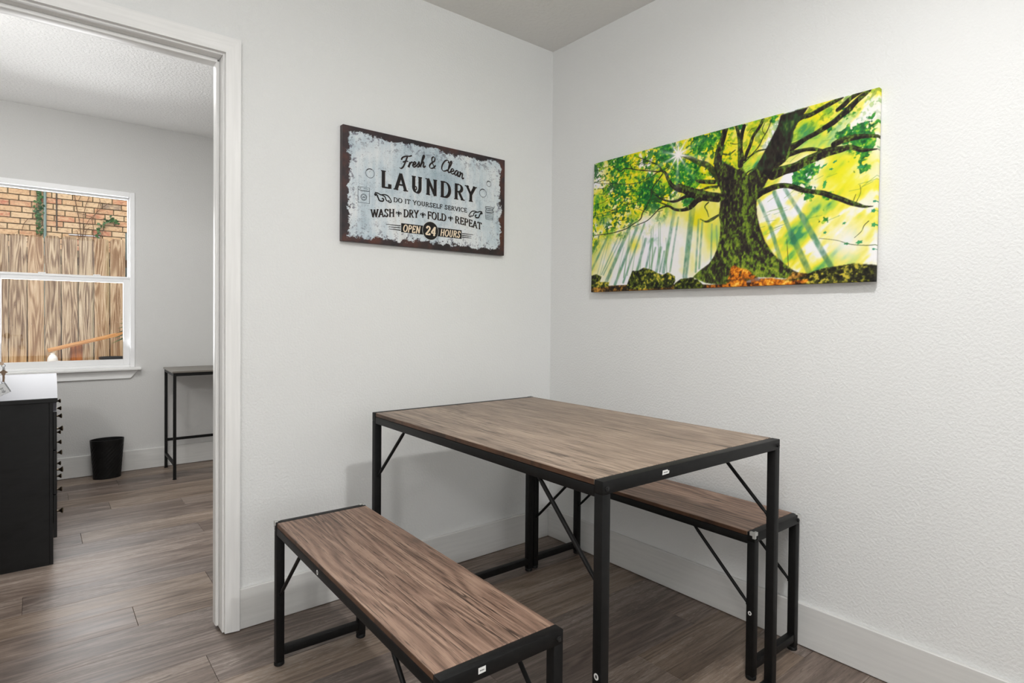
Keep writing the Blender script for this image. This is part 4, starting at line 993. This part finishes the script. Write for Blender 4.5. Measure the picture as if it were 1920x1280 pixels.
 leaf=[(1.857,0.207,0.033,0.016,0),(1.92,0.209,0.041,0.023,10),(1.843,0.318,0.023,0.014,20),(1.984,0.366,0.027,0.023,0),(1.987,0.293,0.027,0.027,0),(1.745,0.278,0.022,0.017,20),(1.735,0.536,0.021,0.039,-15),(1.937,0.832,0.026,0.013,30),(1.738,0.552,0.023,0.032,-20),(1.73,0.646,0.051,0.013,30),(1.787,0.658,0.032,0.014,30),(1.918,0.604,0.048,0.022,0),(1.989,0.414,0.023,0.014,0),(1.989,0.167,0.018,0.014,0),(1.769,0.621,0.027,0.014,0)],
 rocks=[[(-0.001,0.128),(0.052,0.138),(0.107,0.116),(0.089,0.077),(0.185,0.072),(0.179,0.036),(-0.001,0.036)],[(0.362,0.053),(0.384,0.103),(0.406,0.144),(0.455,0.141),(0.508,0.161),(0.57,0.145),(0.63,0.116),(0.67,0.101),(0.718,0.116),(0.775,0.086),(0.777,0.054),(0.756,0.016),(0.465,0.005),(0.356,0.019)],[(0.775,0.039),(0.822,0.067),(0.925,0.073),(0.924,-0.0),(0.765,-0.0)],[(0.808,0.055),(0.861,0.063),(0.95,0.058),(1.005,0.011),(0.98,-0.001),(0.808,0.002)]],
 ridge=[(1.656,0.047),(1.666,0.059),(1.694,0.071),(1.749,0.084),(1.785,0.088),(1.829,0.091),(1.894,0.1),(1.947,0.092),(2.016,0.084),(2.014,-0.013),(1.446,0.001),(1.549,0.025)],
 strip=[(-0.024,0.042),(0.196,0.044),(0.465,0.043),(0.924,0.03),(1.011,0.021),(1.242,0.019),(1.54,0.035),(1.574,0.072),(1.675,0.056),(1.785,0.038),(2.015,0.022),(2.014,-0.035),(1.445,-0.035),(-0.024,-0.055)],
 orange=[(1.158,0.016),(1.173,0.07),(1.188,0.126),(1.21,0.134),(1.238,0.117),(1.298,0.102),(1.329,0.074),(1.376,0.044),(1.452,0.045),(1.545,0.021),(1.661,0.028),(1.66,0.008),(1.544,-0.006),(1.242,-0.004),(1.011,-0.0),(0.999,0.014),(1.089,0.017)],
 sun=[0.774,0.908],
 asp=1.9981,
)
# ---------------------------------------------------------------- tree canvas: the print is computed here as vertex colours
def paint():
    H_ = 360; asp = ART['asp']; W_ = int(H_ * asp)
    rs = np.random.RandomState(4)
    U_, V_ = np.meshgrid((np.arange(W_) + .5) / H_, (np.arange(H_) + .5) / H_)
    def noise(fx, fy, u=U_, v=V_):
        gx, gy = int(fx * 9) + 4, int(fy * 9) + 4
        g_ = rs.rand(gy, gx)
        an_ = rs.uniform(.35, 1.2) if abs(math.log(fx / fy)) < .1 else 0.0      # turn the lattice so no rows show
        ca, sa = math.cos(an_), math.sin(an_)
        x, y = (u * ca + v * sa) * fx, (v * ca - u * sa) * fy
        x = np.clip(x + 3 * fx, 0, gx - 3); y = np.clip(y + 3 * fy, 0, gy - 3)
        i = np.floor(x).astype(int); j = np.floor(y).astype(int); a = x - i; b_ = y - j
        a = a * a * (3 - 2 * a); b_ = b_ * b_ * (3 - 2 * b_)
        return (g_[j, i] * (1 - a) + g_[j, i + 1] * a) * (1 - b_) + (g_[j + 1, i] * (1 - a) + g_[j + 1, i + 1] * a) * b_
    def fbm(fx, fy, o=4, u=U_, v=V_):
        s_ = 0; t_ = 0
        for k_ in range(o):
            s_ = s_ + noise(fx * 2 ** k_, fy * 2 ** k_, u, v) * .55 ** k_; t_ += .55 ** k_
        return s_ / t_
    def sst(a, b_, x): t_ = np.clip((x - a) / (b_ - a), 0, 1); return t_ * t_ * (3 - 2 * t_)
    def ramp(f, st):
        ps = [p for p, c in st]
        return np.stack([np.interp(f, ps, [c[k_] for p, c in st]) for k_ in range(3)], -1)
    def norm(f): lo_, hi_ = np.percentile(f, 2), np.percentile(f, 98); return np.clip((f - lo_) / (hi_ - lo_), 0, 1)
    # light behind the trees
    pale = ramp(norm(fbm(3.2, 2.4, 5)), [(0, (240, 236, 244)), (.42, (236, 234, 226)), (.58, (236, 230, 150)), (.75, (226, 218, 90)), (1, (176, 206, 96))])
    canopy = ramp(norm(.62 * norm(fbm(6, 6, 4)) + .38 * norm(fbm(34, 34, 3))), [(0, (242, 238, 238)), (.16, (242, 232, 140)), (.34, (242, 222, 20)), (.54, (212, 216, 22)), (.70, (146, 194, 28)), (.86, (60, 152, 36)), (1, (20, 100, 36))])
    du, dv = U_ * .75 + V_ * .9, V_ * .75 - U_ * .75
    right = ramp(norm(.62 * norm(fbm(3.0, 7, 4, np.abs(du), np.abs(dv) + 2)) + .26 * norm(fbm(7, 22, 3, np.abs(du), np.abs(dv) + 2)) + .12 * norm(fbm(22, 22, 3))), [(0, (240, 238, 246)), (.30, (240, 238, 230)), (.46, (240, 230, 96)), (.64, (230, 218, 40)), (.82, (170, 206, 56)), (.95, (92, 166, 70)), (1, (50, 136, 80))])
    bnd = np.interp(U_[0], [0, .3, .55, .75, 1.0, 1.3, 2.1], [.40, .44, .50, .56, .62, .80, .9])[None, :] + (fbm(5, 5, 3) - .5) * .25
    img = pale + (canopy - pale) * sst(-.06, .08, V_ - bnd)[..., None]
    rw = sst(1.08, 1.25, U_ + (fbm(4, 4) - .5) * .2)
    img = img + (right - img) * (rw * .92)[..., None]
    # white glow in the lower left and upper left corner
    for gu, gv, gr, ga in ((.02, .93, .12, .9), (.62, .30, .10, .85), (.12, .22, .10, .6), (.95, .30, .06, .4), (.84, .20, .08, .5), (1.86, .22, .10, .9), (1.22, .47, .06, .8), (1.60, .62, .12, .7), (1.86, .80, .10, .7), (1.45, .83, .07, .7)):
        m_ = np.exp(-(((U_ - gu) / gr) ** 2 + ((V_ - gv) / (gr * 1.2)) ** 2)) * ga
        img = img + (np.array((240, 237, 246)) - img) * m_[..., None]
    for gu, gv, gr, ga, cc in ((.42, .33, .05, .8, (238, 224, 40)), (.93, .45, .10, .8, (226, 214, 20)), (1.30, .42, .07, .6, (232, 218, 60)), (1.05, .86, .12, .8, (228, 222, 20)), (1.86, .60, .14, .7, (226, 222, 20)), (.30, .70, .10, .5, (236, 224, 20)), (1.68, .92, .06, .6, (232, 220, 20)), (1.13, .78, .08, 1.3, (232, 216, 16)), (1.0, .66, .05, .8, (224, 212, 20)), (.10, .60, .10, .5, (200, 214, 30))):
        m_ = np.exp(-(((U_ - gu) / gr) ** 2 + ((V_ - gv) / gr) ** 2)) * ga * (.4 + .9 * norm(fbm(14, 14, 3)))
        img = img + (np.array(cc) - img) * np.clip(m_, 0, 1)[..., None]
    def cat2(pts, n=6): return cat(pts, n) if len(pts) > 2 else pts
    def stroke(pts, soft=1.0):
        m_ = np.zeros((H_, W_)); pts = cat2(pts)
        for (x0, y0, w0), (x1, y1, w1) in zip(pts, pts[1:]):
            r_ = max(w0, w1) / 2 + 3 / H_
            i0, i1 = int((min(x0, x1) - r_) * H_), int((max(x0, x1) + r_) * H_) + 2
            j0, j1 = int((min(y0, y1) - r_) * H_), int((max(y0, y1) + r_) * H_) + 2
            i0, j0 = max(i0, 0), max(j0, 0); i1, j1 = min(i1, W_), min(j1, H_)
            if i0 >= i1 or j0 >= j1: continue
            u, v = U_[j0:j1, i0:i1], V_[j0:j1, i0:i1]
            dx_, dy_ = x1 - x0, y1 - y0; l2 = dx_ * dx_ + dy_ * dy_ + 1e-12
            t_ = np.clip(((u - x0) * dx_ + (v - y0) * dy_) / l2, 0, 1)
            d_ = np.hypot(u - x0 - t_ * dx_, v - y0 - t_ * dy_) * H_
            hw = (w0 + (w1 - w0) * t_) / 2 * H_
            m_[j0:j1, i0:i1] = np.maximum(m_[j0:j1, i0:i1], np.clip((hw - d_) / soft + .5, 0, 1))
        return m_
    def poly(pts, blur=1):
        m_ = np.zeros((H_, W_), bool)
        for (x0, y0), (x1, y1) in zip(pts, pts[1:] + pts[:1]):
            c_ = ((y0 > V_) != (y1 > V_)) & (U_ < (x1 - x0) * (V_ - y0) / (y1 - y0 + 1e-12) + x0)
            m_ ^= c_
        f_ = m_.astype(float)
        for _ in range(blur):
            p_ = np.pad(f_, 1, mode='edge')
            f_ = sum(p_[a:a + H_, b_:b_ + W_] for a in range(3) for b_ in range(3)) / 9
        return f_
    def over(m_, c): 
        nonlocal img
        img = img + (np.asarray(c, float) - img) * m_[..., None]
    # distant trunks
    tn = norm(fbm(24, 8, 4))
    for pts in ART['btr']:
        big = pts[0][2] > .09
        m_ = stroke(pts, 4.0 if pts[0][0] < 1.1 else 3.0) * (.35 + .65 * norm(.5 * tn + .5 * norm(fbm(40, 26, 3))))
        if pts[0][0] < 1.0: m_ = m_ * (.35 + .65 * sst(.62, .40, V_))
        over(np.clip(m_, 0, 1) * .95, ramp(np.clip(tn * .9 + (V_ - .2) * .15, 0, 1), [(0, (44, 98, 78)), (.5, (80, 138, 104)), (1, (140, 168, 120))]))
    r2 = np.random.RandomState(8)
    for _ in range(16):
        x = r2.uniform(.03, .72); s_ = .42 * (.62 - x); y0 = r2.uniform(.08, .14)
        over(stroke([(x, y0, .007), (x + s_ * .40, y0 + r2.uniform(.22, .36), .004)], 2.0) * (.35 + .45 * tn), (120, 160, 120))
    # loose leaves all through the crown
    fine = norm(.6 * norm(fbm(50, 50, 2)) + .4 * norm(fbm(11, 11, 3)))
    tone = norm(fbm(34, 34, 2))
    lm_ = sst(.58, .70, fine) * sst(-.05, .06, V_ - bnd) * (1 - .55 * rw)
    over(lm_ * .85, ramp(tone, [(0, (34, 112, 36)), (.4, (84, 150, 32)), (.7, (140, 184, 30)), (1, (210, 216, 40))]))
    fine = norm(.6 * norm(fbm(44, 44, 2)) + .4 * norm(fbm(9, 9, 3)))
    over(sst(.68, .78, fine) * sst(-.05, .06, V_ - bnd) * (1 - .6 * rw) * .8, (24, 84, 34))
    for _ in range(46):
        x, y = r2.uniform(.02, .62), r2.uniform(.46, .95); a = r2.uniform(-.5, .7); l_ = r2.uniform(.05, .14)
        over(stroke([(x, y, .004), (x + l_ * .5, y - l_ * .5 * math.tan(a) * .6 + r2.uniform(-.01, .01), .004), (x + l_, y - l_ * math.tan(a) * .6, .005)], 1.0) * .75, (34, 44, 24))
    for _ in range(40):
        x, y = r2.uniform(1.12, 1.95), r2.uniform(.30, .90); a = r2.uniform(-.2, .9); l_ = r2.uniform(.04, .10)
        over(stroke([(x, y, .0035), (x + l_, y + l_ * math.tan(a) * .6, .003)], 1.0) * .5, (110, 150, 60))
    # leaf clusters
    for n_, (bu, bv, r_, k_) in enumerate(ART['blob']):
        fall = np.exp(-(((U_ - bu) ** 2 + (V_ - bv) ** 2) / (r_ * .8) ** 2))
        hi = norm(.6 * norm(fbm(54, 54, 2)) + .4 * norm(fbm(15, 15, 3)))
        if k_ > 0:
            m_ = sst(.0, .14, fall * k_ * 1.15 - .20 - (hi - .35) * .85) * sst(.06, .30, fall)
            tone = norm(fbm(60, 60, 2))
            over(m_ * .9, ramp(tone, [(0, (14, 70, 36)), (.45, (26, 118, 46)), (.75, (70, 160, 40)), (1, (190, 210, 60))]))
        else:
            hi = norm(fbm(18, 18, 4)); m_ = sst(.0, .6, fall * -k_ - (hi - .1) * .7) * .8
            over(m_ * .6, ramp(norm(fbm(40, 40, 2)), [(0, (40, 118, 92)), (1, (120, 170, 110))]))
    for lu, lv, lw, lh, an in ART['leaf']:
        a = R(an); x, y = U_ - lu, V_ - lv
        xr, yr = (x * math.cos(a) + y * math.sin(a)) / (lw / 2), (-x * math.sin(a) + y * math.cos(a)) / (lh / 2)
        th = np.arctan2(yr, xr); rr = np.hypot(xr, yr)
        over(sst(1.0, .75, rr * (1.15 - .20 * np.cos(5 * th + an))) * .85, ramp(tn, [(0, (20, 128, 100)), (1, (60, 166, 70))]))
    # branches, trunk, limb
    moss = norm(.5 * fbm(30, 16, 4) + .5 * fbm(90, 70, 2))
    barkc = ramp(moss, [(0, (22, 18, 20)), (.5, (44, 34, 32)), (.72, (58, 62, 30)), (1, (104, 132, 44))])
    for pts in ART['br']:
        thin = pts[0][2] < .02
        m_ = stroke(pts, 1.1)
        if not thin:
            hl = stroke([(p[0] - p[2] * .30, p[1] + p[2] * .34, p[2] * .30) for p in pts], 2.0) * m_
        over(m_ * (.86 if thin else 1), barkc if not thin else barkc * .8 + np.array((10, 22, 6)))
        if not thin: over(hl * (.20 + .5 * moss), (86, 122, 42))
    lm = poly(ART['limb'])
    over(lm, ramp(norm(.6 * fbm(10, 10, 4) + .4 * fbm(60, 30, 2)), [(0, (24, 20, 22)), (.45, (46, 40, 34)), (.75, (44, 70, 40)), (1, (92, 122, 50))]))
    tm = poly(ART['trunk'])
    # trunk relief: stretched streaks that follow the flare
    tc = np.interp(V_[:, 0], [0, .12, .25, .5, .72], [.94, .93, .93, .93, .92])[:, None]
    hw = np.interp(V_[:, 0], [0, .06, .12, .2, .35, .6, .75], [.44, .36, .27, .20, .165, .155, .16])[:, None]
    sx = (U_ - tc) / hw
    st = norm(.45 * norm(fbm(9, 1.6, 3, np.clip(sx * .55 + 1.2, -1, 4), V_)) + .55 * norm(fbm(80, 50, 3)))
    low = np.clip(1 - V_ / .5, 0, 1)
    f = np.clip(.07 + st * .78 + .24 * low + .10 * np.exp(-((sx + .35) / .35) ** 2) - .10 * sst(.35, .8, sx), 0, 1)
    over(tm, ramp(f, [(0, (24, 20, 22)), (.30, (44, 36, 34)), (.46, (58, 58, 34)), (.62, (84, 108, 34)), (.80, (118, 140, 40)), (1, (168, 176, 60))]))
    ed = tm * np.clip(1 - poly([(p[0] + .022, p[1]) for p in ART['trunk']]), 0, 1) * (U_ < .98)
    over(ed * (.45 + .4 * moss), (122, 158, 44))
    for sxx, wv, am in ((-.55, .05, .7), (-.05, .06, .45), (.22, .05, .75), (.55, .05, .7), (.80, .04, .5)):
        m_ = np.exp(-((sx - sxx - .08 * np.sin(V_ * 14 + sxx * 9)) / wv) ** 2) * tm * am * (.5 + .6 * norm(fbm(8, 5, 3))) * sst(.62, .30, V_)
        over(np.clip(m_, 0, 1), (26, 24, 22))
    # ground
    gn = norm(.45 * norm(fbm(70, 70, 2)) + .25 * norm(fbm(30, 30, 3)) + .30 * norm(fbm(11, 11, 3)))
    mossg = ramp(gn, [(0, (16, 16, 12)), (.4, (44, 50, 20)), (.65, (88, 102, 28)), (.85, (150, 148, 44)), (1, (210, 186, 70))])
    litter = ramp(gn, [(0, (60, 30, 16)), (.35, (150, 76, 22)), (.6, (214, 120, 26)), (.85, (238, 160, 40)), (1, (248, 196, 90))])
    over(poly(ART['strip']), ramp(gn, [(0, (28, 20, 14)), (.45, (88, 62, 26)), (.7, (150, 106, 40)), (1, (206, 150, 60))]))
    over(poly(ART['ridge']), ramp(gn, [(0, (16, 14, 12)), (.5, (40, 38, 22)), (.75, (82, 86, 30)), (1, (196, 178, 60))]))
    for p in ART['rocks']: over(poly(p), mossg)
    over(poly(ART['orange'], 2) * np.clip(.55 + gn, 0, 1), litter)
    # the sun through the leaves
    su, sv = ART['sun']; x, y = U_ - su, V_ - sv; rr = np.hypot(x, y); th = np.arctan2(y, x)
    glow = np.exp(-(rr / .045) ** 2) + sum(np.exp(-(rr / (.115 if k_ % 2 else .085))) * np.clip(np.cos(th - k_ * math.pi / 5 - .3), 0, 1) ** 160 for k_ in range(10))
    over(np.clip(glow * 1.1, 0, 1), (252, 246, 244))
    return np.clip(img, 0, 255), W_, H_

img, PWd, PHt = paint()
c = img / 255.0
c = np.where(c <= .04045, c / 12.92, ((c + .055) / 1.055) ** 2.4)
CW, CHH, CT = 1.1703, .5857, .020
xs_ = np.linspace(0, CW, PWd); zs_ = np.linspace(0, CHH, PHt)
gx, gz = np.meshgrid(xs_, zs_)
co_f = np.stack([gx.ravel(), np.full(gx.size, -CT), gz.ravel()], 1)
idx = np.arange(PWd * PHt).reshape(PHt, PWd)
quads = np.stack([idx[:-1, :-1], idx[:-1, 1:], idx[1:, 1:], idx[1:, :-1]], -1).reshape(-1, 4)
border = np.concatenate([idx[0, :], idx[1:, -1], idx[-1, -2::-1], idx[-2:0:-1, 0]])
back = co_f[border].copy(); back[:, 1] = -.0005
nb = len(border); bi = np.arange(nb) + len(co_f)
bq = np.stack([border, bi, np.roll(bi, -1), np.roll(border, -1)], -1)
allco = np.concatenate([co_f, back]); allq = np.concatenate([quads, bq])
cols = np.concatenate([c.reshape(-1, 3), c.reshape(-1, 3)[border]]); cols = np.concatenate([cols, np.ones((len(cols), 1))], 1)
me = bpy.data.meshes.new('printed_canvas')
me.vertices.add(len(allco)); me.vertices.foreach_set('co', allco.ravel())
me.loops.add(allq.size); me.loops.foreach_set('vertex_index', allq.ravel().astype(np.int32))
me.polygons.add(len(allq)); me.polygons.foreach_set('loop_start', (np.arange(len(allq)) * 4).astype(np.int32))
me.polygons.foreach_set('loop_total', np.full(len(allq), 4, np.int32))
me.update(calc_edges=True); me.validate()
at = me.color_attributes.new('print', 'FLOAT_COLOR', 'POINT'); at.data.foreach_set('color', cols.astype(np.float32).ravel())
km = NT('canvas_print', .55, .25)
va = km.n('ShaderNodeVertexColor', layer_name='print')
km.color(va.outputs[0])
me.materials.append(km.m)
cv = thing('tree_canvas', 'wide canvas print of a mossy old tree in a sunlit green forest', 'picture', (-.0065, -.8930, 1.5024))
cv.rotation_euler = (R(-1.2662), 0, R(-90))
pc = bpy.data.objects.new('printed_canvas', me); COL.objects.link(pc); pc.parent = cv; pc.location = (-CW / 2, 0, -CHH / 2)
WOODF = NT('stretcher_wood', .7, .2, base=lin((176, 142, 100))).m
for a, b_, z0, z1 in ((-CW / 2 + .004, -CW / 2 + .034, -CHH / 2 + .004, CHH / 2 - .004), (CW / 2 - .034, CW / 2 - .004, -CHH / 2 + .004, CHH / 2 - .004),
                      (-CW / 2 + .034, CW / 2 - .034, -CHH / 2 + .004, -CHH / 2 + .034), (-CW / 2 + .034, CW / 2 - .034, CHH / 2 - .034, CHH / 2 - .004)):
    MB().box(a, b_, -.018, -.0008, z0, z1).build('stretcher_bar', WOODF, cv)
